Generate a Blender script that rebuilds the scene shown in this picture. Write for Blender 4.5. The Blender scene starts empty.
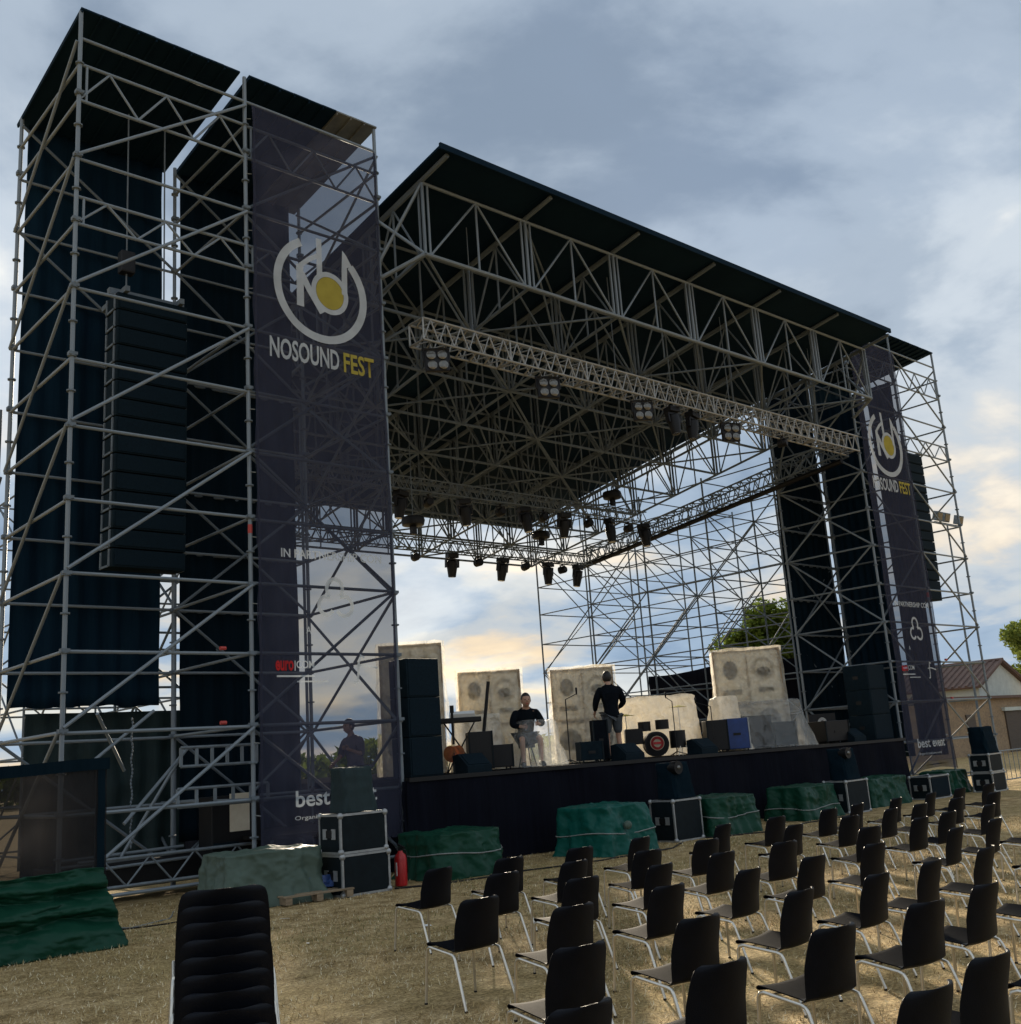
import bpy, bmesh, math, random
from mathutils import Vector, Matrix, Quaternion, noise
R = math.radians
rng = random.Random(7)
sc = bpy.context.scene
col = sc.collection

# ------------------------------------------------------------------ camera
CAMH = 1.85
F_PX, CX, CY = 1056.0, 510.5, 512.0
def cam_axes():
    vz = Vector((190 - CX, -4050 - CY, F_PX)).normalized()
    vx = Vector((1718 - CX, 672 - CY, F_PX)).normalized()
    vx = (vx - vz * vx.dot(vz)).normalized()
    vy = vx.cross(vz)
    if vy.z < 0: vy = -vy
    return vx, vy, vz                            # world axes in image space (x right, y down, z forward)
AX, AY, AZ = cam_axes()
right = Vector((AX.x, AY.x, AZ.x)); down = Vector((AX.y, AY.y, AZ.y)); fwd = Vector((AX.z, AY.z, AZ.z))
cam_d = bpy.data.cameras.new('camera'); cam = bpy.data.objects.new('camera', cam_d); col.objects.link(cam)
m = Matrix((right, -down, -fwd)).transposed().to_4x4()
m.translation = Vector((0, 0, CAMH))
cam.matrix_world = m
cam_d.sensor_fit = 'HORIZONTAL'; cam_d.sensor_width = 36.0
cam_d.lens = 36.0 * F_PX / 1021.0
cam_d.clip_start = 0.05; cam_d.clip_end = 3000
sc.camera = cam
sc.render.resolution_x = 1021; sc.render.resolution_y = 1024
sc.render.engine = 'CYCLES'
sc.cycles.transparent_max_bounces = 24
sc.cycles.max_bounces = 6; sc.cycles.diffuse_bounces = 3; sc.cycles.glossy_bounces = 3
sc.view_settings.view_transform = 'Standard'; sc.view_settings.look = 'None'
sc.view_settings.exposure = 1.55; sc.view_settings.gamma = 1.0

# ------------------------------------------------------------------ world and sun
SUN_AZ, SUN_EL = R(36), R(15)                    # azimuth right of +Y (behind the stage), low evening sun behind cloud
SUN_DIR = Vector((math.sin(SUN_AZ) * math.cos(SUN_EL), math.cos(SUN_AZ) * math.cos(SUN_EL), math.sin(SUN_EL)))
w = bpy.data.worlds.new('World'); sc.world = w; w.use_nodes = True
nt = w.node_tree; nt.nodes.clear()
def N(t, tree=None, **kw):
    n = (tree or nt).nodes.new(t)
    for k, v in kw.items(): setattr(n, k, v)
    return n
def mth(op, a, b=None, c=None, clamp=False):
    n = N('ShaderNodeMath', operation=op, use_clamp=clamp)
    for i, v in enumerate((a, b, c)):
        if v is None: continue
        if isinstance(v, (int, float)): n.inputs[i].default_value = v
        else: nt.links.new(v, n.inputs[i])
    return n.outputs[0]
def vmth(op, a, b=None):
    n = N('ShaderNodeVectorMath', operation=op)
    for i, v in enumerate((a, b)):
        if v is None: continue
        if isinstance(v, (tuple, list, Vector)): n.inputs[i].default_value = v
        else: nt.links.new(v, n.inputs[i])
    return n.outputs['Value'] if op == 'DOT_PRODUCT' else n.outputs['Vector']
def ramp(fac, stops, interp='EASE'):
    n = N('ShaderNodeValToRGB'); cr = n.color_ramp; cr.interpolation = interp
    while len(cr.elements) < len(stops): cr.elements.new(0.5)
    for e, (p, c) in zip(cr.elements, stops): e.position = p; e.color = (*c, 1) if len(c) == 3 else c
    nt.links.new(fac, n.inputs[0]); return n.outputs[0]
def mixc(f, a, b):
    n = N('ShaderNodeMix', data_type='RGBA')
    for i, v in ((0, f), (6, a), (7, b)):
        if isinstance(v, (int, float)): n.inputs[i].default_value = v
        elif isinstance(v, tuple): n.inputs[i].default_value = (*v, 1)
        else: nt.links.new(v, n.inputs[i])
    return n.outputs[2]
def noise_tex(vec, scale, detail=6, rough=0.55, dist=0.0):
    n = N('ShaderNodeTexNoise'); n.inputs['Scale'].default_value = scale; n.inputs['Detail'].default_value = detail
    n.inputs['Roughness'].default_value = rough; n.inputs['Distortion'].default_value = dist
    nt.links.new(vec, n.inputs['Vector']); return n.outputs['Fac']
tc = N('ShaderNodeTexCoord'); dvec = tc.outputs['Generated']
sep = N('ShaderNodeSeparateXYZ'); nt.links.new(dvec, sep.inputs[0])
zc = mth('MAXIMUM', sep.outputs[2], 0.0)
inv = mth('DIVIDE', 1.0, mth('ADD', zc, 0.22))
comb = N('ShaderNodeCombineXYZ'); nt.links.new(mth('MULTIPLY', sep.outputs[0], inv), comb.inputs[0]); nt.links.new(mth('MULTIPLY', sep.outputs[1], inv), comb.inputs[1])
pv = vmth('ADD', comb.outputs[0], (3.1, 0.6, 0.0))
n_cover = noise_tex(pv, 1.15, 7, 0.52, 0.3)
n_light = noise_tex(vmth('ADD', pv, (7.3, 2.2, 1.0)), 1.75, 7, 0.52, 0.35)
n_fine = noise_tex(vmth('ADD', pv, (1.3, 9.2, 4.0)), 4.5, 6, 0.6, 0.2)
sundot = mth('MAXIMUM', vmth('DOT_PRODUCT', dvec, SUN_DIR), 0.0)
lowel = mth('SUBTRACT', 1.0, mth('MULTIPLY', zc, 3.0), clamp=True)          # 1 at the horizon, 0 above ~20 degrees
lightf = mth('ADD', mth('ADD', mth('MULTIPLY', n_light, 0.84), mth('MULTIPLY', n_fine, 0.16)), 0.0)
ccol = ramp(lightf, [(0.34, (0.120, 0.155, 0.205)), (0.46, (0.205, 0.245, 0.295)), (0.56, (0.300, 0.335, 0.372)), (0.70, (0.56, 0.54, 0.49))])
warm = ramp(lightf, [(0.32, (0.115, 0.175, 0.26)), (0.47, (0.17, 0.235, 0.315)), (0.55, (0.27, 0.285, 0.29)), (0.63, (0.46, 0.345, 0.205))])
wf = mth('MULTIPLY', mth('POWER', lowel, 0.8), mth('POWER', sundot, 2.0), clamp=True)
ccol = mixc(wf, ccol, warm)
cover = ramp(n_cover, [(0.36, (0.0, 0.0, 0.0)), (0.52, (1.0, 1.0, 1.0))])
sky = N('ShaderNodeTexSky', sky_type='NISHITA'); sky.sun_disc = False
sky.sun_elevation = SUN_EL; sky.sun_rotation = SUN_AZ; sky.altitude = 100; sky.air_density = 1.0; sky.dust_density = 0.6; sky.ozone_density = 2.0
bg1 = N('ShaderNodeBackground'); bg1.inputs['Strength'].default_value = 0.05; nt.links.new(sky.outputs[0], bg1.inputs[0])
bg2 = N('ShaderNodeBackground'); bg2.inputs['Strength'].default_value = 0.72; nt.links.new(ccol, bg2.inputs[0])
mx = N('ShaderNodeMixShader'); nt.links.new(mth('ADD', mth('MULTIPLY', cover, 0.12), 0.88), mx.inputs[0])
nt.links.new(bg1.outputs[0], mx.inputs[1]); nt.links.new(bg2.outputs[0], mx.inputs[2])
wo = N('ShaderNodeOutputWorld'); nt.links.new(mx.outputs[0], wo.inputs[0])
sun_d = bpy.data.lights.new('sun', 'SUN'); sun_d.energy = 3.8; sun_d.angle = R(3.5); sun_d.color = (1.0, 0.86, 0.66)
sun = bpy.data.objects.new('sun', sun_d); col.objects.link(sun)
sun.rotation_euler = (-SUN_DIR).to_track_quat('-Z', 'Y').to_euler(); sun.location = SUN_DIR * 80

# ------------------------------------------------------------------ materials
def material(name, base, rough=0.6, metal=0.0, vary=0.15, scale=6.0, bump=0.0, bscale=30.0, spec=None, second=None, coords='Object', stretch=None):
    ma = bpy.data.materials.new(name); ma.use_nodes = True; t = ma.node_tree
    b = t.nodes['Principled BSDF']; b.inputs['Roughness'].default_value = rough; b.inputs['Metallic'].default_value = metal
    if spec is not None: b.inputs['Specular IOR Level'].default_value = spec
    c = t.nodes.new('ShaderNodeTexCoord'); vec = c.outputs[coords]
    if stretch:
        mp = t.nodes.new('ShaderNodeMapping'); mp.inputs['Scale'].default_value = stretch; t.links.new(vec, mp.inputs[0]); vec = mp.outputs[0]
    n = t.nodes.new('ShaderNodeTexNoise'); n.inputs['Scale'].default_value = scale; n.inputs['Detail'].default_value = 6; n.inputs['Roughness'].default_value = 0.65
    t.links.new(vec, n.inputs['Vector'])
    r = t.nodes.new('ShaderNodeValToRGB'); r.color_ramp.elements[0].position = 0.32; r.color_ramp.elements[1].position = 0.68
    lo = second if second else tuple(x * (1 - vary) for x in base); hi = base if second else tuple(min(1, x * (1 + vary)) for x in base)
    r.color_ramp.elements[0].color = (*lo, 1); r.color_ramp.elements[1].color = (*hi, 1)
    t.links.new(n.outputs['Fac'], r.inputs[0]); t.links.new(r.outputs[0], b.inputs['Base Color'])
    if bump:
        n2 = t.nodes.new('ShaderNodeTexNoise'); n2.inputs['Scale'].default_value = bscale; n2.inputs['Detail'].default_value = 5
        t.links.new(vec, n2.inputs['Vector'])
        bp = t.nodes.new('ShaderNodeBump'); bp.inputs['Strength'].default_value = bump; bp.inputs['Distance'].default_value = 0.02
        t.links.new(n2.outputs['Fac'], bp.inputs['Height']); t.links.new(bp.outputs[0], b.inputs['Normal'])
    return ma
def sheer(name, base, alpha, rough=0.9, transl=0.35, tint=(1, 1, 1), vary=0.12, scale=3.0, gloss=0.0, bump=0.0):
    """woven net or thin plastic: part of the light goes straight through, the rest is scattered"""
    ma = bpy.data.materials.new(name); ma.use_nodes = True; t = ma.node_tree; t.nodes.clear()
    o = t.nodes.new('ShaderNodeOutputMaterial'); tr = t.nodes.new('ShaderNodeBsdfTransparent'); tr.inputs[0].default_value = (*tint, 1)
    d = t.nodes.new('ShaderNodeBsdfDiffuse'); tl = t.nodes.new('ShaderNodeBsdfTranslucent')
    c = t.nodes.new('ShaderNodeTexCoord'); n = t.nodes.new('ShaderNodeTexNoise'); n.inputs['Scale'].default_value = scale; n.inputs['Detail'].default_value = 5
    t.links.new(c.outputs['Object'], n.inputs['Vector'])
    r = t.nodes.new('ShaderNodeValToRGB'); r.color_ramp.elements[0].position = 0.3; r.color_ramp.elements[1].position = 0.7
    r.color_ramp.elements[0].color = (*[x * (1 - vary) for x in base], 1); r.color_ramp.elements[1].color = (*[min(1, x * (1 + vary)) for x in base], 1)
    t.links.new(n.outputs['Fac'], r.inputs[0]); t.links.new(r.outputs[0], d.inputs[0]); t.links.new(r.outputs[0], tl.inputs[0])
    nrm = None
    if bump:
        vo = t.nodes.new('ShaderNodeTexVoronoi'); vo.inputs['Scale'].default_value = 4.5; mpn = t.nodes.new('ShaderNodeMapping'); mpn.inputs['Rotation'].default_value = (0.4, 0.6, 0.3); mpn.inputs['Scale'].default_value = (1, 1, 0.6)
        av = t.nodes.new('ShaderNodeMix'); av.data_type = 'RGBA'; av.blend_type = 'LINEAR_LIGHT'; av.inputs[0].default_value = 0.2
        t.links.new(c.outputs['Object'], av.inputs[6]); t.links.new(n.outputs['Color'], av.inputs[7]); t.links.new(av.outputs[2], mpn.inputs[0]); t.links.new(mpn.outputs[0], vo.inputs['Vector'])
        bpn = t.nodes.new('ShaderNodeBump'); bpn.inputs['Strength'].default_value = bump; bpn.inputs['Distance'].default_value = 0.12; t.links.new(vo.outputs['Distance'], bpn.inputs['Height']); nrm = bpn.outputs[0]
        t.links.new(nrm, d.inputs['Normal']); t.links.new(nrm, tl.inputs['Normal'])
    m1 = t.nodes.new('ShaderNodeMixShader'); m1.inputs[0].default_value = transl; t.links.new(d.outputs[0], m1.inputs[1]); t.links.new(tl.outputs[0], m1.inputs[2])
    last = m1.outputs[0]
    if gloss:
        g = t.nodes.new('ShaderNodeBsdfGlossy'); g.inputs['Roughness'].default_value = 0.3
        if nrm: t.links.new(nrm, g.inputs['Normal'])
        m3 = t.nodes.new('ShaderNodeMixShader'); m3.inputs[0].default_value = gloss; t.links.new(last, m3.inputs[1]); t.links.new(g.outputs[0], m3.inputs[2]); last = m3.outputs[0]
    m2 = t.nodes.new('ShaderNodeMixShader'); m2.inputs[0].default_value = alpha
    t.links.new(tr.outputs[0], m2.inputs[1]); t.links.new(last, m2.inputs[2]); t.links.new(m2.outputs[0], o.inputs[0])
    return ma
M = {}
M['steel'] = material('galvanised steel', (0.235, 0.275, 0.305), 0.55, 0.3, second=(0.15, 0.175, 0.195), scale=5)
M['steel_dull'] = material('darker steel', (0.155, 0.190, 0.220), 0.75, 0.1, second=(0.10, 0.122, 0.142), scale=5)  # darker copy of galvanised steel; dimness of inner members put into its colour
M['red_band'] = material('red paint band', (0.42, 0.05, 0.04), 0.6)
M['alu'] = material('aluminium', (0.30, 0.30, 0.285), 0.45, 0.5, vary=0.12)
M['chrome'] = material('chromed tube', (0.70, 0.66, 0.58), 0.28, 0.85, vary=0.08)
M['cloth_black'] = material('black molton cloth', (0.005, 0.014, 0.022), 0.85, second=(0.002, 0.009, 0.015), scale=1.2, stretch=(6, 6, 0.25), bump=0.5, bscale=5, spec=0.05)
M['cloth_dark'] = material('dark tarpaulin cloth', (0.006, 0.021, 0.036), 0.8, second=(0.003, 0.013, 0.025), scale=1.0, stretch=(5, 5, 0.3), bump=0.6, bscale=4, spec=0.05)
M['cloth_green'] = material('dark green cloth', (0.008, 0.026, 0.028), 0.8, second=(0.004, 0.016, 0.018), scale=1.0, stretch=(5, 5, 0.4), bump=0.6, bscale=4)
M['roof'] = material('roof sheet', (0.006, 0.020, 0.036), 0.85, second=(0.003, 0.013, 0.026), scale=0.8, bump=0.2, bscale=2, spec=0.08)
M['roof_pale'] = material('pale corrugated roof sheet', (0.16, 0.16, 0.14), 0.6, second=(0.08, 0.085, 0.08), scale=2)
M['skirt'] = material('stage skirt cloth', (0.0045, 0.0055, 0.011), 0.9, second=(0.002, 0.0025, 0.006), scale=1.5, stretch=(5, 5, 0.2), bump=0.4, bscale=4, spec=0.1)
M['deck'] = material('stage deck board', (0.022, 0.021, 0.020), 0.95, vary=0.3, scale=3, spec=0.0)
M['black'] = material('black plastic', (0.006, 0.006, 0.007), 0.5, vary=0.2, spec=0.3)
M['chair'] = material('black chair plastic', (0.005, 0.0055, 0.0075), 0.7, vary=0.25, scale=9, bump=0.08, bscale=160, spec=0.012)
M['chair_back'] = material('black chair back plastic', (0.0032, 0.0042, 0.0072), 0.5, vary=0.25, scale=9, bump=0.10, bscale=140, spec=0.13)
M['speaker'] = material('speaker paint', (0.005, 0.013, 0.019), 0.75, spec=0.1, vary=0.25, scale=8, bump=0.15, bscale=80)
M['grille'] = material('speaker grille', (0.004, 0.012, 0.019), 0.75, spec=0.1, vary=0.3, scale=40, bump=0.2, bscale=150)
M['case'] = material('flight case panel', (0.005, 0.010, 0.013), 0.6, spec=0.15, vary=0.25, scale=7)
M['case_edge'] = material('flight case edge', (0.34, 0.35, 0.35), 0.45, 0.5, vary=0.2, scale=9)
M['tarp_green'] = material('green tarpaulin', (0.007, 0.050, 0.029), 0.42, spec=0.15, second=(0.006, 0.043, 0.025), scale=1.6, bump=0.55, bscale=9)
M['tarp_teal'] = material('teal tarpaulin', (0.005, 0.085, 0.066), 0.40, spec=0.15, second=(0.0045, 0.074, 0.058), scale=1.6, bump=0.55, bscale=9)
M['tarp_olive'] = material('grey green tarpaulin', (0.085, 0.120, 0.095), 0.44, spec=0.15, second=(0.075, 0.107, 0.085), scale=1.6, bump=0.6, bscale=9)
M['tarp_blue'] = material('blue underside tarpaulin', (0.02, 0.05, 0.16), 0.5, vary=0.3)
def crumple(ma, s1=2.0, s2=5.5, st=0.22):
    t = ma.node_tree; b = t.nodes['Principled BSDF']; c = t.nodes.new('ShaderNodeTexCoord')
    nz_ = t.nodes.new('ShaderNodeTexNoise'); nz_.inputs['Scale'].default_value = 2.2; nz_.inputs['Detail'].default_value = 3; t.links.new(c.outputs['Object'], nz_.inputs['Vector'])
    ad = t.nodes.new('ShaderNodeMix'); ad.data_type = 'RGBA'; ad.blend_type = 'LINEAR_LIGHT'; ad.inputs[0].default_value = 0.22
    t.links.new(c.outputs['Object'], ad.inputs[6]); t.links.new(nz_.outputs['Color'], ad.inputs[7])
    mp = t.nodes.new('ShaderNodeMapping'); mp.inputs['Rotation'].default_value = (0.5, 0.7, 0.4); mp.inputs['Scale'].default_value = (1.0, 0.55, 1.4); t.links.new(ad.outputs[2], mp.inputs[0])
    hs = []
    for sc_ in (s1, s2):
        v = t.nodes.new('ShaderNodeTexVoronoi'); v.inputs['Scale'].default_value = sc_; t.links.new(mp.outputs[0], v.inputs['Vector']); hs.append(v.outputs['Distance'])
    m_ = t.nodes.new('ShaderNodeMath'); m_.operation = 'MULTIPLY_ADD'; m_.inputs[1].default_value = 0.4; t.links.new(hs[1], m_.inputs[0]); t.links.new(hs[0], m_.inputs[2])
    bp = t.nodes.new('ShaderNodeBump'); bp.inputs['Strength'].default_value = st; bp.inputs['Distance'].default_value = 0.10; t.links.new(m_.outputs[0], bp.inputs['Height']); t.links.new(bp.outputs[0], b.inputs['Normal'])
for k_ in ('tarp_green', 'tarp_teal', 'tarp_olive'): crumple(M[k_])
M['cord'] = material('grey cord', (0.22, 0.23, 0.22), 0.8)
M['wood'] = material('pale pallet wood', (0.32, 0.24, 0.15), 0.8, second=(0.18, 0.13, 0.08), scale=4, stretch=(1, 8, 8))
M['red'] = material('red enamel', (0.42, 0.012, 0.014), 0.35, vary=0.1)
M['white'] = material('white print', (0.72, 0.72, 0.70), 0.6, vary=0.05)
M['blue'] = material('blue case', (0.006, 0.035, 0.16), 0.45, vary=0.2)
M['lens'] = material('lamp glass', (0.16, 0.155, 0.14), 0.2, 0.6)
M['yellow'] = material('yellow paint', (0.55, 0.46, 0.04), 0.5)
M['set'] = material('cream set board', (0.82, 0.74, 0.58), 0.7, second=(0.66, 0.57, 0.42), scale=3, bump=0.25, bscale=8)
M['set_dark'] = material('dark set paint', (0.05, 0.048, 0.045), 0.8, second=(0.10, 0.09, 0.075), scale=5)
M['set_brown'] = material('brown set trim', (0.34, 0.26, 0.17), 0.8, second=(0.22, 0.16, 0.10), scale=6)
M['skin'] = material('skin', (0.42, 0.24, 0.16), 0.55, vary=0.08)
M['hair'] = material('dark hair', (0.012, 0.010, 0.009), 0.6, vary=0.3, scale=30)
M['jacket'] = material('black jacket cloth', (0.005, 0.007, 0.010), 0.9, spec=0.05, vary=0.3, bump=0.4, bscale=20)
M['shorts'] = material('grey shorts cloth', (0.06, 0.07, 0.08), 0.85, vary=0.2, bump=0.4, bscale=20)
M['shirt'] = material('dull mauve shirt cloth', (0.10, 0.085, 0.12), 0.85, vary=0.2, bump=0.4, bscale=20)
M['guitar'] = material('amber guitar lacquer', (0.34, 0.11, 0.02), 0.3, second=(0.18, 0.05, 0.012), scale=5)
M['plaster'] = material('white plaster', (0.52, 0.55, 0.50), 0.85, vary=0.12, scale=2)
M['roof_tile'] = material('terracotta roof tile', (0.17, 0.105, 0.082), 0.85, second=(0.10, 0.065, 0.055), scale=3)
M['shutter'] = material('brown shutter', (0.10, 0.072, 0.052), 0.7, second=(0.06, 0.045, 0.034), scale=3, stretch=(1, 1, 14))
M['tree_bark'] = material('bark', (0.08, 0.06, 0.045), 0.9, vary=0.3)
M['leaf'] = sheer('leaf', (0.115, 0.155, 0.028), 1.0, transl=0.45, vary=0.4, scale=1.2)
M['leaf2'] = sheer('pale leaf', (0.17, 0.21, 0.05), 1.0, transl=0.45, vary=0.35, scale=1.2)
M['banner'] = sheer('banner mesh', (0.044, 0.047, 0.071), 0.68, transl=0.06)
M['p_white'] = sheer('banner white print', (0.62, 0.66, 0.68), 0.85, transl=0.3)
M['p_yellow'] = sheer('banner yellow print', (0.55, 0.45, 0.09), 0.85, transl=0.3)
M['p_red'] = sheer('banner red print', (0.50, 0.03, 0.03), 0.85, transl=0.3)
M['net'] = sheer('dark shade net', (0.026, 0.025, 0.026), 0.90, transl=0.35)
M['plastic'] = sheer('clear plastic sheet', (0.66, 0.67, 0.64), 0.26, transl=0.5, gloss=0.22, vary=0.3, scale=5, bump=0.7)
M['plastic_white'] = sheer('milky plastic sheet', (0.80, 0.74, 0.62), 0.88, transl=0.45, gloss=0.08, vary=0.2, scale=4, bump=0.7)

M['wrap'] = sheer('thin milky wrap', (0.82, 0.75, 0.62), 0.46, transl=0.5, gloss=0.10, vary=0.25, scale=5, bump=0.8)
def brick_material():
    ma = bpy.data.materials.new('old brick'); ma.use_nodes = True; t = ma.node_tree; b = t.nodes['Principled BSDF']; b.inputs['Roughness'].default_value = 0.9
    c = t.nodes.new('ShaderNodeTexCoord'); mp = t.nodes.new('ShaderNodeMapping'); mp.inputs['Rotation'].default_value = (R(90), 0, 0)
    t.links.new(c.outputs['Object'], mp.inputs[0])
    br = t.nodes.new('ShaderNodeTexBrick'); br.inputs['Scale'].default_value = 3.0; br.inputs['Color1'].default_value = (0.40, 0.29, 0.18, 1); br.inputs['Color2'].default_value = (0.28, 0.20, 0.13, 1); br.inputs['Mortar'].default_value = (0.30, 0.26, 0.20, 1)
    t.links.new(mp.outputs[0], br.inputs[0])
    n = t.nodes.new('ShaderNodeTexNoise'); n.inputs['Scale'].default_value = 0.9; n.inputs['Detail'].default_value = 6; t.links.new(c.outputs['Object'], n.inputs['Vector'])
    mi = t.nodes.new('ShaderNodeMix'); mi.data_type = 'RGBA'; mi.blend_type = 'MULTIPLY'; mi.inputs[0].default_value = 0.8
    rr = t.nodes.new('ShaderNodeValToRGB'); rr.color_ramp.elements[0].color = (0.45, 0.42, 0.40, 1); rr.color_ramp.elements[1].color = (1.25, 1.15, 1.0, 1); t.links.new(n.outputs['Fac'], rr.inputs[0])
    t.links.new(br.outputs[0], mi.inputs[6]); t.links.new(rr.outputs[0], mi.inputs[7]); t.links.new(mi.outputs[2], b.inputs['Base Color'])
    return ma
M['brick'] = brick_material()
def ground_material():
    ma = bpy.data.materials.new('dry grass ground'); ma.use_nodes = True; t = ma.node_tree; b = t.nodes['Principled BSDF']; b.inputs['Roughness'].default_value = 0.95
    b.inputs['Specular IOR Level'].default_value = 0.1
    c = t.nodes.new('ShaderNodeTexCoord')
    def nz(s, d=8, r=0.65):
        n = t.nodes.new('ShaderNodeTexNoise'); n.inputs['Scale'].default_value = s; n.inputs['Detail'].default_value = d; n.inputs['Roughness'].default_value = r
        t.links.new(c.outputs['Object'], n.inputs['Vector']); return n.outputs['Fac']
    def rp(f, st):
        r = t.nodes.new('ShaderNodeValToRGB'); cr = r.color_ramp
        while len(cr.elements) < len(st): cr.elements.new(0.5)
        for e, (p, cc) in zip(cr.elements, st): e.position = p; e.color = (*cc, 1)
        t.links.new(f, r.inputs[0]); return r.outputs[0]
    a = rp(nz(3.2), [(0.30, (0.19, 0.135, 0.065)), (0.45, (0.39, 0.285, 0.145)), (0.60, (0.56, 0.425, 0.235)), (0.75, (0.66, 0.53, 0.33))])
    g = rp(nz(1.1), [(0.30, (0.27, 0.215, 0.095)), (0.70, (0.50, 0.38, 0.19))])
    gm = rp(nz(0.28, 5), [(0.46, (0, 0, 0)), (0.66, (1, 1, 1))])
    mi = t.nodes.new('ShaderNodeMix'); mi.data_type = 'RGBA'; mi.inputs[0].default_value = 0.5
    t.links.new(gm, mi.inputs[0]); t.links.new(a, mi.inputs[6]); t.links.new(g, mi.inputs[7])
    f = rp(nz(30, 6, 0.75), [(0.36, (0.34, 0.31, 0.27)), (0.64, (1.42, 1.40, 1.34))])
    m2 = t.nodes.new('ShaderNodeMix'); m2.data_type = 'RGBA'; m2.blend_type = 'MULTIPLY'; m2.inputs[0].default_value = 0.8
    t.links.new(mi.outputs[2], m2.inputs[6]); t.links.new(f, m2.inputs[7]); t.links.new(m2.outputs[2], b.inputs['Base Color'])
    f2 = rp(nz(7.5, 5, 0.7), [(0.36, (0.72, 0.70, 0.66)), (0.64, (1.16, 1.15, 1.12))])
    m3 = t.nodes.new('ShaderNodeMix'); m3.data_type = 'RGBA'; m3.blend_type = 'MULTIPLY'; m3.inputs[0].default_value = 0.9
    t.links.new(m2.outputs[2], m3.inputs[6]); t.links.new(f2, m3.inputs[7]); t.links.new(m3.outputs[2], b.inputs['Base Color'])
    bp = t.nodes.new('ShaderNodeBump'); bp.inputs['Strength'].default_value = 0.9; bp.inputs['Distance'].default_value = 0.03
    t.links.new(nz(26, 6), bp.inputs['Height']); t.links.new(bp.outputs[0], b.inputs['Normal'])
    return ma
M['ground'] = ground_material()

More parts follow.
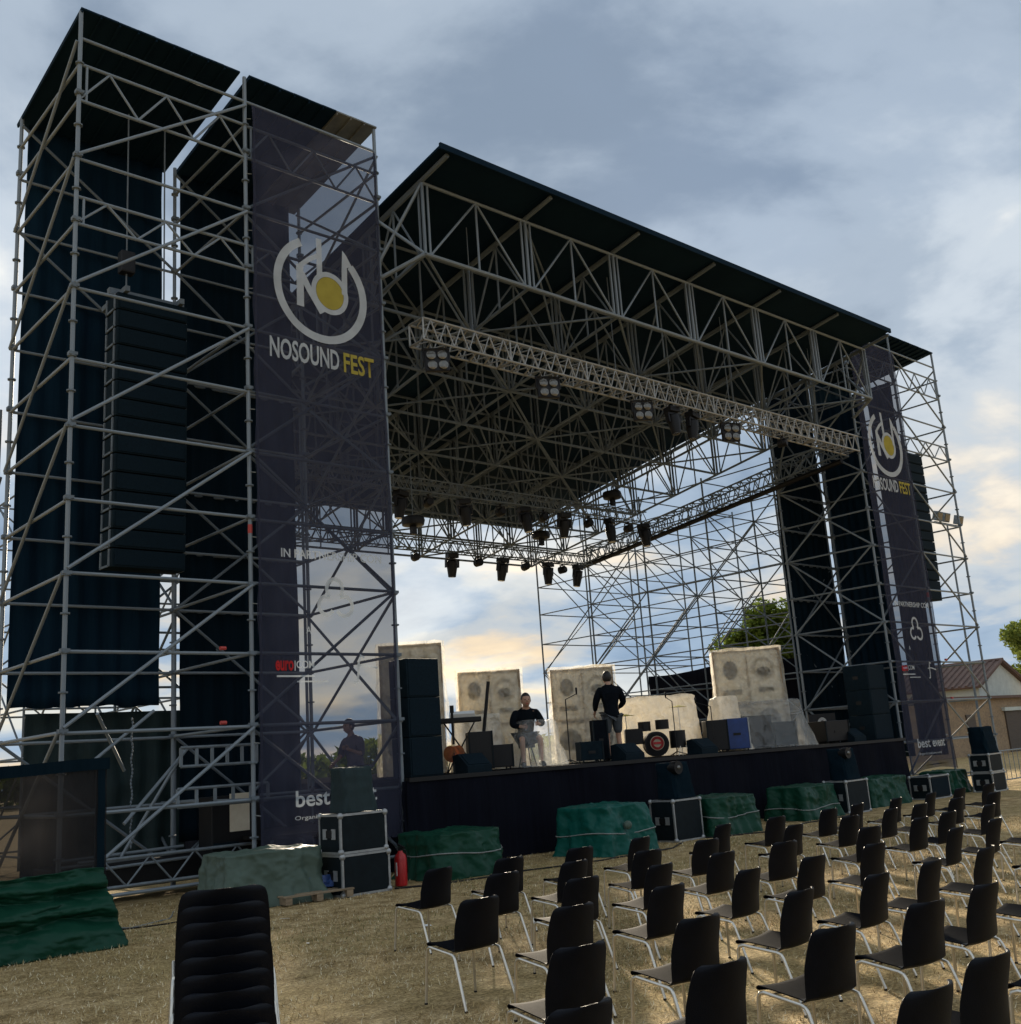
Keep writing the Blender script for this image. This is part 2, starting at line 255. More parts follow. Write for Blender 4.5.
# ------------------------------------------------------------------ helpers
def tag(o, label=None, cat=None, group=None, kind=None):
    if label: o['label'] = label
    if cat: o['category'] = cat
    if group: o['group'] = group
    if kind: o['kind'] = kind
    return o
def thing(name, label, cat, loc=(0, 0, 0), rz=0.0, group=None):
    o = bpy.data.objects.new(name, None); col.objects.link(o); o.empty_display_size = 0.2
    o.location = loc; o.rotation_euler = (0, 0, rz); return tag(o, label, cat, group)
def me_obj(name, me, parent=None, mat=None):
    o = bpy.data.objects.new(name, me); col.objects.link(o)
    if mat is not None and not me.materials: me.materials.append(M[mat])
    if parent is not None: o.parent = parent
    return o
class MB:
    """collects shapes in one bmesh; build() links them as one mesh object"""
    def __init__(s): s.bm = bmesh.new()
    def box(s, c, d, rot=None, bevel=0.0):
        r = bmesh.ops.create_cube(s.bm, size=1.0); vs = r['verts']
        mt = Matrix.Translation(Vector(c)) @ (rot.to_matrix().to_4x4() if rot else Matrix()) @ Matrix.Diagonal((*d, 1))
        bmesh.ops.transform(s.bm, matrix=mt, verts=vs)
        if bevel:
            es = list({e for v in vs for e in v.link_edges}); bmesh.ops.bevel(s.bm, geom=es, offset=bevel, segments=2, affect='EDGES', profile=0.6)
        return s
    def tube(s, p0, p1, r0, r1=None, n=8, caps=True):
        p0, p1 = Vector(p0), Vector(p1); d = p1 - p0
        if d.length < 1e-6: return s
        mt = Matrix.Translation((p0 + p1) / 2) @ d.to_track_quat('Z', 'Y').to_matrix().to_4x4()
        bmesh.ops.create_cone(s.bm, cap_ends=caps, cap_tris=False, segments=n, radius1=r0, radius2=r0 if r1 is None else r1, depth=d.length, matrix=mt)
        return s
    def path(s, pts, r, n=8):
        """bent tube with mitred rings"""
        pts = [Vector(p) for p in pts]; rings = []
        rr = r if isinstance(r, (list, tuple)) else [r] * len(pts)
        up = None
        for i, p in enumerate(pts):
            t = ((pts[min(i + 1, len(pts) - 1)] - p).normalized() + (p - pts[max(i - 1, 0)]).normalized())
            t = t.normalized() if t.length > 1e-6 else Vector((0, 0, 1))
            if up is None: up = t.orthogonal().normalized()
            up = (up - t * up.dot(t)); up = up.normalized() if up.length > 1e-5 else t.orthogonal().normalized()
            b = t.cross(up)
            rings.append([s.bm.verts.new(p + (up * math.cos(a) + b * math.sin(a)) * rr[i]) for a in (2 * math.pi * k / n for k in range(n))])
        for A, B in zip(rings, rings[1:]):
            for k in range(n): s.bm.faces.new((A[k], A[(k + 1) % n], B[(k + 1) % n], B[k]))
        s.bm.faces.new(rings[0][::-1]); s.bm.faces.new(rings[-1])
        return s
    def sphere(s, c, r, sc_=(1, 1, 1), u=12, v=8):
        mt = Matrix.Translation(Vector(c)) @ Matrix.Diagonal((*sc_, 1))
        bmesh.ops.create_uvsphere(s.bm, u_segments=u, v_segments=v, radius=r, matrix=mt); return s
    def lathe(s, prof, c=(0, 0, 0), n=20, axis='Z'):
        q = {'Z': Quaternion(), 'Y': Quaternion((1, 0, 0), R(90)), 'X': Quaternion((0, 1, 0), R(90))}[axis]
        rings = [[s.bm.verts.new(Vector(c) + q @ Vector((r * math.cos(2 * math.pi * k / n), r * math.sin(2 * math.pi * k / n), z))) for k in range(n)] for r, z in prof]
        for A, B in zip(rings, rings[1:]):
            for k in range(n): s.bm.faces.new((A[k], A[(k + 1) % n], B[(k + 1) % n], B[k]))
        s.bm.faces.new(rings[0][::-1]); s.bm.faces.new(rings[-1]); return s
    def quad(s, a, b, c, d):
        s.bm.faces.new([s.bm.verts.new(Vector(p)) for p in (a, b, c, d)]); return s
    def mesh(s, name, mat, smooth=None):
        me = bpy.data.meshes.new(name); bmesh.ops.recalc_face_normals(s.bm, faces=s.bm.faces[:]); s.bm.to_mesh(me); s.bm.free()
        me.materials.append(M[mat])
        if smooth:
            me.polygons.foreach_set('use_smooth', [True] * len(me.polygons))
            if smooth is not True: me.set_sharp_from_angle(angle=R(smooth))
        return me
    def build(s, name, mat, parent=None, smooth=None):
        return me_obj(name, s.mesh(name, mat, smooth), parent)

# a member is one scaffold or truss tube; all share one unit tube mesh
_unit = {}
def unit_tube(mat):
    if mat not in _unit:
        b = MB(); b.tube((0, 0, -0.5), (0, 0, 0.5), 1.0, n=8); _unit[mat] = b.mesh('tube_' + mat, mat, 40)
    return _unit[mat]
def member(name, p0, p1, r, mat, parent):
    p0, p1 = Vector(p0), Vector(p1); d = p1 - p0
    o = bpy.data.objects.new(name, unit_tube(mat)); col.objects.link(o); o.parent = parent
    base = parent.location if parent is not None and parent.parent is None else Vector()
    o.location = (p0 + p1) / 2 - base
    o.rotation_mode = 'QUATERNION'; o.rotation_quaternion = d.to_track_quat('Z', 'Y'); o.scale = (r, r, d.length)
    return o
def grid_mesh(name, fn, nu, nv, mat, smooth=True, thick=0.0, closed_u=False):
    vs = [fn(i / (nu if closed_u else nu - 1), j / (nv - 1)) for j in range(nv) for i in range(nu)]
    fs = []
    for j in range(nv - 1):
        for i in range(nu if closed_u else nu - 1):
            i2 = (i + 1) % nu; fs.append((j * nu + i, j * nu + i2, (j + 1) * nu + i2, (j + 1) * nu + i))
    me = bpy.data.meshes.new(name); me.from_pydata(vs, [], fs)
    if thick:
        bm = bmesh.new(); bm.from_mesh(me); bmesh.ops.solidify(bm, geom=bm.faces[:], thickness=thick); bm.to_mesh(me); bm.free()
    me.materials.append(M[mat]); me.polygons.foreach_set('use_smooth', [smooth] * len(me.polygons)); me.update()
    return me
def copy_tree(o, parent=None):
    c = o.copy(); col.objects.link(c)
    if parent is not None: c.parent = parent
    for ch in list(o.children): copy_tree(ch, c)
    return c
ORD = ['first', 'second', 'third', 'fourth', 'fifth', 'sixth', 'seventh', 'eighth', 'ninth', 'tenth', 'eleventh', 'twelfth', 'thirteenth']
nz3 = lambda x, y, z: noise.noise(Vector((x, y, z)))
def fbm(x, y, z, o=4): return noise.fractal(Vector((x, y, z)), 1.0, 2.0, o)

# ------------------------------------------------------------------ ground
def gz(x, y): return 0.0
b = MB(); b.quad((-1500, -1500, 0), (1500, -1500, 0), (1500, 1500, 0), (-1500, 1500, 0))
tag(b.build('ground', 'ground'), kind='structure')
def blades(name, n, region, mat_list, label, seed, hmin, hmax, wid, keep=None, lay=0.5):
    r = random.Random(seed); vs, fs, mi = [], [], []
    while len(fs) < n:
        x = r.uniform(region[0], region[1]); y = r.uniform(region[2], region[3])
        d = math.hypot(x, y)
        if r.random() > min(1.0, (5.0 / max(d, 2.5)) ** 1.4): continue
        if nz3(x * 0.9, y * 0.9, 3) < r.uniform(-0.6, 0.35): continue
        if keep and not keep(x, y): continue
        a = r.uniform(0, 6.283); h = r.uniform(hmin, hmax); ww = wid * r.uniform(0.6, 1.3) * (0.7 + d / 12)
        lean = r.uniform(lay, 1.5) ; dx, dy = math.cos(a), math.sin(a)
        tip = Vector((x + dx * h * math.sin(lean), y + dy * h * math.sin(lean), max(0.008, h * math.cos(lean)) + 0.006))
        k = len(vs); vs += [(x - dy * ww, y + dx * ww, 0.004), (x + dy * ww, y - dx * ww, 0.004), tuple(tip)]
        fs.append((k, k + 1, k + 2)); mi.append(r.randrange(len(mat_list)))
    me = bpy.data.meshes.new(name); me.from_pydata(vs, [], fs)
    for mm in mat_list: me.materials.append(mm)
    me.polygons.foreach_set('material_index', mi); me.update()
    return tag(me_obj(name, me), label, None, kind='stuff')
straw = [material('straw a', (0.56, 0.42, 0.20), 0.9, spec=0.1), material('straw b', (0.42, 0.30, 0.14), 0.9, spec=0.1), material('straw c', (0.27, 0.19, 0.085), 0.9, spec=0.1), material('straw d', (0.76, 0.66, 0.45), 0.9, spec=0.1)]
greens = [material('grass a', (0.22, 0.20, 0.06), 0.8), material('grass b', (0.28, 0.24, 0.09), 0.8), material('grass c', (0.10, 0.12, 0.04), 0.8)]
blades('dry_grass', 150000, (-1, 22, 1.6, 17), straw, 'short dry straw coloured grass lying over the field', 5, 0.02, 0.065, 0.0021)
blades('green_grass', 45000, (0, 22, 1.6, 14), greens, 'thin greenish grass growing among the chairs', 6, 0.02, 0.05, 0.0017, keep=lambda x, y: nz3(x * 0.3, y * 0.3, 9) > -0.02 and (x > 5 or y < 6), lay=0.2)

# ------------------------------------------------------------------ scaffold towers
TY0, TY1 = 15.79, 18.80
LV = [0.31, 1.46, 2.62, 3.78, 4.94, 6.06, 7.24, 8.33, 9.51, 10.62, 11.78, 12.86, 13.52]
TOP = 14.47
def tower_roof_z(y): return TOP - 0.13 * (y - TY0)
def tower(name, xs, label, mirror):
    """xs from the outer side to the inner side"""
    t = thing(name, label, 'scaffold tower', ((xs[0] + xs[2]) / 2, (TY0 + TY1) / 2, 0))
    rp, rl = 0.037, 0.028
    b = t.location
    for x in xs:
        for y in (TY0, TY1):
            member('post', (x, y, 0), (x, y, tower_roof_z(y) + 0.06), rp, 'steel', t)
            p = member('base_plate', (x, y, 0.004), (x, y, 0.03), 0.11, 'steel_dull', t)
    for z in LV:
        for y in (TY0, TY1):
            for a, c in ((0, 1), (1, 2)):
                if y == TY1 and z in (13.52,): continue
                zz = z + rng.uniform(-0.015, 0.015)
                member('ledger', (xs[a], y, zz), (xs[c], y, zz), rl, 'steel', t)
        for x in xs:
            if z in (10.62,) and x == xs[1]: continue
            member('ledger', (x, TY0, z), (x, TY1, z), rl, 'steel', t)
    for x0, x1, y in ((xs[0], xs[1], TY0), (xs[1], xs[2], TY0)):
        member('roof_edge_tube', (x0, y, 14.02), (x1, y, 14.02), rl, 'steel', t)
    # front diagonals rise towards the inner side over two lifts
    pairs = [(0.31, 2.62), (2.62, 4.94), (4.94, 7.24), (7.24, 9.51), (9.51, 11.78), (11.78, 13.95)]
    o = 0.055
    for k, (za, zb) in enumerate(pairs):
        member('diagonal_brace', (xs[0], TY0 - o, za + .06), (xs[1], TY0 - o, zb - .03), rl, 'steel', t)
        if k % 2: member('diagonal_brace', (xs[1], TY0 - o + 0.11, za + .06), (xs[2], TY0 - o + 0.11, zb - .03), rl, 'steel_dull', t)  # darker steel copy keeps the bracing behind the banner faint
        else: member('diagonal_brace', (xs[1], TY0 - o + 0.11, zb - .03), (xs[2], TY0 - o + 0.11, za + .06), rl, 'steel_dull', t)
        for x, s in ((xs[0], -1), (xs[2], 1)):
            if mirror: s = -s
            member('diagonal_brace', (x + s * o, TY0, zb), (x + s * o, TY1, za), rl, 'steel', t)
            if x == xs[2]: member('diagonal_brace', (x - s * o, TY0, za), (x - s * o, TY1, zb), rl, 'steel', t)
        member('diagonal_brace', (xs[1], TY1 - 0.06, zb), (xs[2], TY1 - 0.06, za), rl, 'steel_dull', t)
        if k % 2 == 0: member('diagonal_brace', (xs[1], TY1 - 0.1, za), (xs[2], TY1 - 0.1, zb), rl, 'steel_dull', t)
        if k > 3 or k == 0: member('diagonal_brace', (xs[0], TY1 - 0.06, zb), (xs[1], TY1 - 0.06, za), rl, 'steel_dull', t)
    # lattice webs between the two upper pairs of ledgers
    for z0, z1 in ((12.86, 13.52), (10.62, 11.1)):
        for xa, xb in ((xs[0], xs[1]), (xs[1], xs[2])):
            if z0 < 11: member('ledger', (xa, TY0, 11.1), (xb, TY0, 11.1), rl, 'steel', t)
            n = 6
            for k in range(n):
                u0, u1 = k / n, (k + 1) / n
                za, zb = (z0, z1) if k % 2 == 0 else (z1, z0)
                member('lattice_web', (xa + (xb - xa) * u0, TY0, za), (xa + (xb - xa) * u1, TY0, zb), 0.02, 'steel', t)
            member('lattice_web', (xa + 0.12 * (1 if xb > xa else -1), TY0, z0), (xa + 0.12 * (1 if xb > xa else -1), TY0, z1), 0.022, 'steel', t)
    # rosettes on every post, joined (very many, very small)
    mb = MB()
    for x in xs:
        for y in (TY0, TY1):
            for k in range(24):
                z = 0.31 + k * 0.575
                mb.tube((x - b.x, y - b.y, z - 0.012), (x - b.x, y - b.y, z + 0.012), 0.072, n=8)
                if k % 2 == 0: mb.box((x - b.x, y - b.y - 0.02, z + 0.03), (0.13, 0.10, 0.05))
    tag(mb.build('rosette_rings', 'steel_dull', t), kind='stuff')
    for x0, z in ((xs[1], 6.0), (xs[1], 3.86), (xs[1], 2.68)):
        s = 1 if xs[0] < xs[2] else -1
        member('marking_band', (x0 - s * 0.56, TY0, z if z < 5 else 5.95), (x0 - s * 0.46, TY0, z if z < 5 else 5.95), 0.031, 'red_band', t) if z < 5 else member('marking_band', (x0, TY0, 5.80), (x0, TY0, 5.95), 0.040, 'red_band', t)
    return t
XL = [5.40, 8.40, 11.30]; XR = [34.70, 31.70, 28.80]
left_tower = tower('scaffold_tower', XL, 'tall galvanised scaffold tower on the left carrying the large banner', False)
right_tower = tower('scaffold_tower', XR, 'far galvanised scaffold tower on the right carrying the small looking banner', True)
def cloth_panel(name, x0, x1, z0, z1, y, mat, label, cat, seed, amp=0.05, folds=7, roofclip=None, parent=None):
    def fn(u, v):
        x = x0 + (x1 - x0) * u; zt = z1
        z = zt + (z0 - zt) * v
        d = amp * math.sin(u * folds * 6.283 + 1.5 * nz3(u * 3, v * 2, seed)) * (0.35 + 0.65 * v) + amp * 1.2 * fbm(u * 4 + seed, v * 5, seed)
        zb = 0.0
        if v > 0.98: zb = 0.06 * nz3(u * 7, seed, 0)
        return (x, y + d, z + zb)
    me = grid_mesh(name, fn, 64, 50, mat, True, 0.008)
    return tag(me_obj(name, me, parent), label, cat)
cloth_panel('back_cloth', 5.56, 8.19, 3.2, 14.13, TY1 + 0.14, 'cloth_dark', 'dark blue back cloth filling the outer bay of the left tower', 'cloth', 3)
cloth_panel('back_cloth', 8.58, 11.12, 0.75, 14.13, TY1 + 0.14, 'cloth_black', 'black back cloth behind the banner bay of the left tower', 'cloth', 4)
cloth_panel('low_cloth', 6.05, 8.95, 0.35, 3.14, TY1 + 0.75, 'cloth_green', 'dark green cloth hung low behind the left tower', 'cloth', 5)
cloth_panel('back_cloth', 34.55, 31.80, 3.0, 14.13, TY1 + 0.14, 'cloth_dark', 'dark back cloth on the outer bay of the right tower', 'cloth', 6)
cloth_panel('back_cloth', 31.62, 28.86, 1.9, 14.13, TY1 + 0.14, 'cloth_black', 'black back cloth on the stage side bay of the right tower', 'cloth', 7)
def side_cloth(y0, y1, label, seed):
    def fn(u, v): return (31.74 + 0.04 * math.sin(u * 40) * (0.3 + v) + 0.05 * fbm(u * 3, v * 6, seed), y0 + (y1 - y0) * u, 13.0 - 12.0 * v)
    tag(me_obj('side_cloth', grid_mesh('side_cloth', fn, 40, 50, 'cloth_dark', True, 0.008)), label, 'cloth')
side_cloth(15.95, 16.85, 'dark side cloth behind the outer edge of the right banner', 2)
side_cloth(17.02, 18.75, 'wide dark side cloth dividing the two bays of the right tower', 3)
# roofs of the towers: pitched sheets, one per bay, a gap between them
def tower_roof(xa, xb, pale_from, label):
    t = thing('tower_roof', label, 'roof', ((xa + xb) / 2, TY0, TOP))
    n = 9; y0, y1 = TY0 - 0.06, TY1 + 0.25
    for k in range(n):
        u0, u1 = k / n, (k + 1) / n
        x0, x1 = xa + (xb - xa) * u0, xa + (xb - xa) * u1
        mb = MB(); bx = (x0 + x1) / 2 - t.location.x; w_ = abs(x1 - x0)
        ln = math.hypot(y1 - y0, 0.13 * (y1 - y0)); q = Quaternion((1, 0, 0), -math.atan(0.13))
        yc = (y0 + y1) / 2 - TY0; zc_ = tower_roof_z((y0 + y1) / 2) + 0.085 - TOP + (0.004 if k % 2 else 0)
        mb.box((bx, yc, zc_), (w_ - 0.004, ln, 0.035), q)
        mb.box((bx - w_ / 2 + 0.02, yc, zc_ - 0.035), (0.03, ln - 0.02, 0.05), q)
        mb.build('roof_sheet', 'roof_pale' if pale_from is not None and k >= pale_from else 'roof', t)
    return t
tower_roof(5.38, 8.29, None, 'dark sheet roof over the outer bay of the left tower')
tower_roof(8.47, 11.34, 6, 'ribbed sheet roof over the banner bay of the left tower')
tower_roof(31.80, 34.72, None, 'dark sheet roof over the outer bay of the right tower')
tower_roof(28.76, 31.66, None, 'dark sheet roof over the banner bay of the right tower')

# buttress scaffold behind the left tower, seen at the picture edge
def frame_scaffold(name, label, xs, ys, lv, base, matn='steel_dull', rl=0.026, cross=True, zag=0, skip=None):
    t = thing(name, label, 'scaffold', base)
    for x in xs:
        for y in ys:
            member('post', (x, y, 0), (x, y, lv[-1] + 0.15), 0.032, matn, t)
    for z in lv:
        for x in xs:
            for ya, yb in zip(ys, ys[1:]): member('ledger', (x, ya, z), (x, yb, z), rl, matn, t)
        for y in ys:
            for xa, xb in zip(xs, xs[1:]): member('ledger', (xa, y, z), (xb, y, z), rl, matn, t)
    k = zag
    for i, x in enumerate(xs[:2]):
        for j, (ya, yb) in enumerate(zip(ys, ys[1:])):
            for q in range(0, len(lv) - 2, 2):
                f = (i + j + q // 2 + zag) % 2
                member('diagonal_brace', (x + 0.05, ya, lv[q + 2 if f else q]), (x + 0.05, yb, lv[q if f else q + 2]), rl, matn, t)
                if cross and (i + j) % 2 == 0: member('diagonal_brace', (x - 0.05, ya, lv[q if f else q + 2]), (x - 0.05, yb, lv[q + 2 if f else q]), rl, matn, t)
    for y in ys:
        for xa, xb in zip(xs, xs[1:]):
            for q in range(0, len(lv) - 2, 2):
                f = (q // 2 + zag) % 2
                member('diagonal_brace', (xa, y + 0.05, lv[q + 2 if f else q]), (xb, y + 0.05, lv[q if f else q + 2]), rl, matn, t)
    return t
frame_scaffold('buttress_scaffold', 'braced scaffold buttress behind the left tower at the picture edge', [3.2, 5.35], [19.2, 21.4, 23.6], [z for z in LV if z < 9], (5, 21, 0), cross=True)
WY = [18.95, 21.8, 24.7, 27.55, 30.4]
frame_scaffold('wing_scaffold', 'open braced scaffold wall closing the right side of the stage', [28.80, 31.60, 34.40], WY, [z for z in LV if z < 10.7], (31, 24, 0), cross=True, rl=0.022)
frame_scaffold('wing_scaffold', 'open braced scaffold wall closing the left side of the stage', [8.5, 11.30], WY, [z for z in LV if z < 9.6], (10, 24, 0), cross=False)
# ------------------------------------------------------------------ stage roof
def RZ(y): return 13.36 - 0.155 * (y - 14.1)
roof = thing('stage_roof', 'wide black pitched stage roof on deep steel lattice girders', 'stage roof', (20.05, 22, 0))
RX0, NM = 11.85, 6; MODL = 16.7 / NM
GX = [RX0 + MODL * k for k in range(NM + 1)]
GY = [15.0, 17.0, 18.9, 20.9, 22.8, 24.7, 26.6, 28.5, 30.4]
DEP = 1.55
def girder(ax, fixed, stops, individual, mat='steel_dull'):
    g = bpy.data.objects.new('lattice_girder', None); col.objects.link(g); g.parent = roof; g.location = -roof.location + roof.location
    def P(s, top):
        if ax == 'X': x, y = s, fixed
        else: x, y = fixed, s
        zt = RZ(y) - 0.10
        return Vector((x, y, zt if top else zt - DEP)) - roof.location
    lst = []
    for a, c in zip(stops, stops[1:]):
        mid = (a + c) / 2
        lst += [('chord', P(a, 1), P(c, 1), 0.035), ('chord', P(a, 0), P(c, 0), 0.040)]
        e = 0.13
        lst += [('vertical', P(a + e, 1), P(a + e, 0), 0.025), ('vertical', P(c - e, 1), P(c - e, 0), 0.025), ('vertical', P(mid, 1), P(mid, 0), 0.024)]
        lst += [('diagonal', P(a + e, 0), P(mid, 1), 0.024), ('diagonal', P(mid, 1), P(c - e, 0), 0.024)]
    for s in stops: lst.append(('vertical', P(s, 1), P(s, 0), 0.036))
    if individual:
        for n, p0, p1, r in lst: member(n, p0, p1, r, mat, g)
    else:
        mb = MB()
        for n, p0, p1, r in lst: mb.tube(p0, p1, r, n=6, caps=False)
        me_obj('lattice_bars', mb.mesh('lattice_bars', mat, 40), g)['kind'] = 'stuff'
    return g
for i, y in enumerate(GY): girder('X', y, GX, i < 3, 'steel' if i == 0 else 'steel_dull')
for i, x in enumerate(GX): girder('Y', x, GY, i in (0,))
# wind bracing in the plane of the lower chords
mb = MB()
for i, (xa, xb) in enumerate(zip(GX, GX[1:])):
    for j, (ya, yb) in enumerate(zip(GY, GY[1:])):
        pa = [Vector((xa, ya, RZ(ya) - 0.1 - DEP)), Vector((xb, yb, RZ(yb) - 0.1 - DEP)), Vector((xb, ya, RZ(ya) - 0.1 - DEP)), Vector((xa, yb, RZ(yb) - 0.1 - DEP))]
        if (i + j) % 2 == 1: mb.tube(pa[0] + Vector((0, 0, DEP * 0.95)) - roof.location, pa[1] + Vector((0, 0, DEP * 0.95)) - roof.location, 0.024, n=6, caps=False)
        if (i + j) % 2 == 0: mb.tube(pa[0] - roof.location, pa[1] - roof.location, 0.028, n=6, caps=False)
        else: mb.tube(pa[2] - roof.location, pa[3] - roof.location, 0.028, n=6, caps=False)
        if (i * 3 + j) % 2 == 1:
            mb.tube(Vector((xa, ya, RZ(ya) - 0.1)) - roof.location, Vector((xb, yb, RZ(yb) - 0.1 - DEP)) - roof.location, 0.026, n=6, caps=False)
tag(mb.build('wind_bracing', 'steel_dull', roof, 40), kind='stuff')
# purlins and sheets; the sheets reach in front of the girder as an overhang
for x in [RX0 + MODL * k for k in range(NM + 1)]:
    member('rafter', Vector((x, 14.15, RZ(14.15) - 0.05)), Vector((x, 30.6, RZ(30.6) - 0.05)), 0.05, 'steel_dull', roof)
sl = math.atan(0.155)
for k in range(NM):
    for j in range(4):
        xa = 11.62 + (28.50 - 11.62) / NM * k; xb = 11.62 + (28.50 - 11.62) / NM * (k + 1)
        ya = 14.08 + (30.75 - 14.08) / 4 * j; yb = 14.08 + (30.75 - 14.08) / 4 * (j + 1)
        mb = MB(); ln = (yb - ya) / math.cos(sl)
        mb.box(((xa + xb) / 2 - roof.location.x, (ya + yb) / 2 - roof.location.y, RZ((ya + yb) / 2) + 0.03), (xb - xa - 0.012, ln - 0.006, 0.05), Quaternion((1, 0, 0), -sl))
        mb.build('roof_sheet', 'roof', roof)
mb = MB(); mb.box((0, 14.06 - 22, RZ(14.06) + 0.01), (16.9, 0.05, 0.13)); mb.build('edge_trim', 'roof', roof)
# corner knees under the front girder ends
for s, x in ((1, GX[0]), (-1, GX[-1])):
    zb = RZ(15.0) - 0.1 - DEP
    xo = XL[2] if s > 0 else XR[2]
    member('knee_brace', (x, 15.0, zb), (xo, TY0, zb - 0.35), 0.045, 'steel', roof)
    member('knee_brace', (x, 15.0, zb + DEP), (xo, TY0, zb), 0.034, 'steel', roof)
    member('knee_brace', (x, 15.0, zb), (xo, TY0, zb + 0.9), 0.034, 'steel', roof)
    member('knee_brace', (x + s * 1.4, 17.0, RZ(17.0) - 0.1 - DEP), (xo, TY1, 9.9), 0.034, 'steel_dull', roof)
# slim gantry along the top of the right wing, lit from outside
def box_truss(name, label, p0, p1, size, nb, mat='alu', r=0.022):
    p0, p1 = Vector(p0), Vector(p1); t = thing(name, label, 'truss', (p0 + p1) / 2); c = t.location
    d = (p1 - p0).normalized(); side = d.cross(Vector((0, 0, 1))).normalized(); up = Vector((0, 0, 1)); h = size / 2
    cor = [side * h + up * h, -side * h + up * h, -side * h - up * h, side * h - up * h]
    for o in cor: member('chord', p0 + o, p1 + o, r * 1.15, mat, t)
    for f in range(4):
        a, bq = cor[f], cor[(f + 1) % 4]; mb = MB(); L = (p1 - p0).length
        for k in range(nb):
            s0, s1 = k / nb * L, (k + 1) / nb * L; m_ = (s0 + s1) / 2
            mb.tube(p0 + d * s0 + a - c, p0 + d * m_ + bq - c, r * 0.72, n=6, caps=False)
            mb.tube(p0 + d * m_ + bq - c, p0 + d * s1 + a - c, r * 0.72, n=6, caps=False)
            if k % 6 == 0: mb.tube(p0 + d * s0 + a - c, p0 + d * s0 + bq - c, r, n=6, caps=False)
        tag(mb.build('lacing', mat, t, 40), kind='stuff')
    return t
box_truss('lighting_truss', 'long bright aluminium box truss under the front of the stage roof', (12.1, 15.75, 10.25), (28.35, 15.75, 10.25), 0.46, 42)
box_truss('lighting_truss', 'middle aluminium box truss hung with a row of moving lights', (12.2, 23.4, 9.55), (27.4, 23.4, 9.55), 0.36, 40, 'steel_dull', r=0.02)  # dark steel colour in place of aluminium dims the truss under the roof
box_truss('lighting_truss', 'rear aluminium box truss low over the back of the stage', (12.2, 26.9, 8.75), (28.2, 26.9, 8.75), 0.36, 40, 'steel_dull', r=0.02)  # same dimmed colour as the middle truss
box_truss('side_truss', 'slanting box truss along the top of the right wing', (28.62, 16.2, 10.35), (28.62, 27.6, 8.95), 0.5, 28, 'steel_dull', r=0.026)
tag(member('side_beam', (28.45, 16.2, 9.9), (28.45, 27.8, 8.6), 0.085, 'black', None), 'thick dark beam under the slanting side truss of the right wing', 'beam')
for ci, x in enumerate((13.6, 18.0, 22.4, 26.6)):     # hoist chains
    for yy, zt in ((15.75, 10.5), (23.4, 9.75), (26.9, 8.95)):
        o = member('hoist_chain', (x, yy, zt), (x, yy, RZ(yy) - 0.1), 0.012, 'steel_dull', None)
        tag(o, 'thin hoist chain, %s from the left, holding up the %s lighting truss' % (ORD[ci], {15.75: 'front', 23.4: 'middle', 26.9: 'rear'}[yy]), 'chain', 'hoist chains of the %s truss' % {15.75: 'front', 23.4: 'middle', 26.9: 'rear'}[yy])

# ------------------------------------------------------------------ lights on the trusses
def moving_head(scale=1.0):
    t = thing('moving_head', 'x', 'stage light')
    s = scale
    MB().box((0, 0, -0.07 * s), (0.34 * s, 0.26 * s, 0.14 * s), bevel=0.02 * s).build('base', 'black', t)
    MB().box((0, 0, -0.155 * s), (0.10 * s, 0.10 * s, 0.05 * s)).box((-0.19 * s, 0, -0.29 * s), (0.05 * s, 0.12 * s, 0.26 * s), bevel=0.01).box((0.19 * s, 0, -0.29 * s), (0.05 * s, 0.12 * s, 0.26 * s), bevel=0.01).box((0, 0, -0.185 * s), (0.42 * s, 0.13 * s, 0.05 * s)).build('yoke', 'black', t)
    h = MB().lathe([(0.10 * s, -0.20 * s), (0.15 * s, -0.24 * s), (0.155 * s, -0.42 * s), (0.125 * s, -0.62 * s), (0.115 * s, -0.70 * s)], n=14).build('head', 'black', t, 35)
    MB().lathe([(0.10 * s, -0.702 * s), (0.10 * s, -0.712 * s)], n=14).build('lens', 'lens', h, 35)
    return t
def par_can(scale=1.0):
    t = thing('wash_light', 'x', 'stage light'); s = scale
    MB().box((0, 0, -0.03 * s), (0.05 * s, 0.05 * s, 0.08 * s)).box((-0.13 * s, 0, -0.15 * s), (0.02 * s, 0.04 * s, 0.2 * s)).box((0.13 * s, 0, -0.15 * s), (0.02 * s, 0.04 * s, 0.2 * s)).box((0, 0, -0.06 * s), (0.28 * s, 0.04 * s, 0.02 * s)).build('bracket', 'black', t)
    MB().lathe([(0.09 * s, 0.12 * s), (0.115 * s, 0.08 * s), (0.12 * s, -0.13 * s)], c=(0, 0, -0.2 * s), n=12, axis='Y').build('can', 'black', t, 35)
    MB().lathe([(0.10 * s, 0), (0.10 * s, 0.01)], c=(0, -0.13 * s * -1, -0.2 * s), n=12, axis='Y').build('lens', 'lens', t, 35)
    return t
def blinder(scale=1.0):
    t = thing('blinder_light', 'x', 'stage light'); s = scale
    MB().box((0, 0.02, -0.28 * s), (0.50 * s, 0.10 * s, 0.46 * s), bevel=0.02).build('housing', 'black', t)
    MB().box((-0.27 * s, 0, -0.16 * s), (0.03 * s, 0.05 * s, 0.28 * s)).box((0.27 * s, 0, -0.16 * s), (0.03 * s, 0.05 * s, 0.28 * s)).box((0, 0, -0.02), (0.56 * s, 0.05 * s, 0.03)).build('bracket', 'black', t)
    for ix in (-1, 1):
        for iz in (-1, 1): MB().lathe([(0.095 * s, 0.0), (0.10 * s, 0.03), (0.06 * s, 0.05)], c=(ix * 0.115 * s, -0.03 * s, -0.28 * s + iz * 0.11 * s), n=14, axis='Y').build('lamp', 'lens', t, 35)
    return t
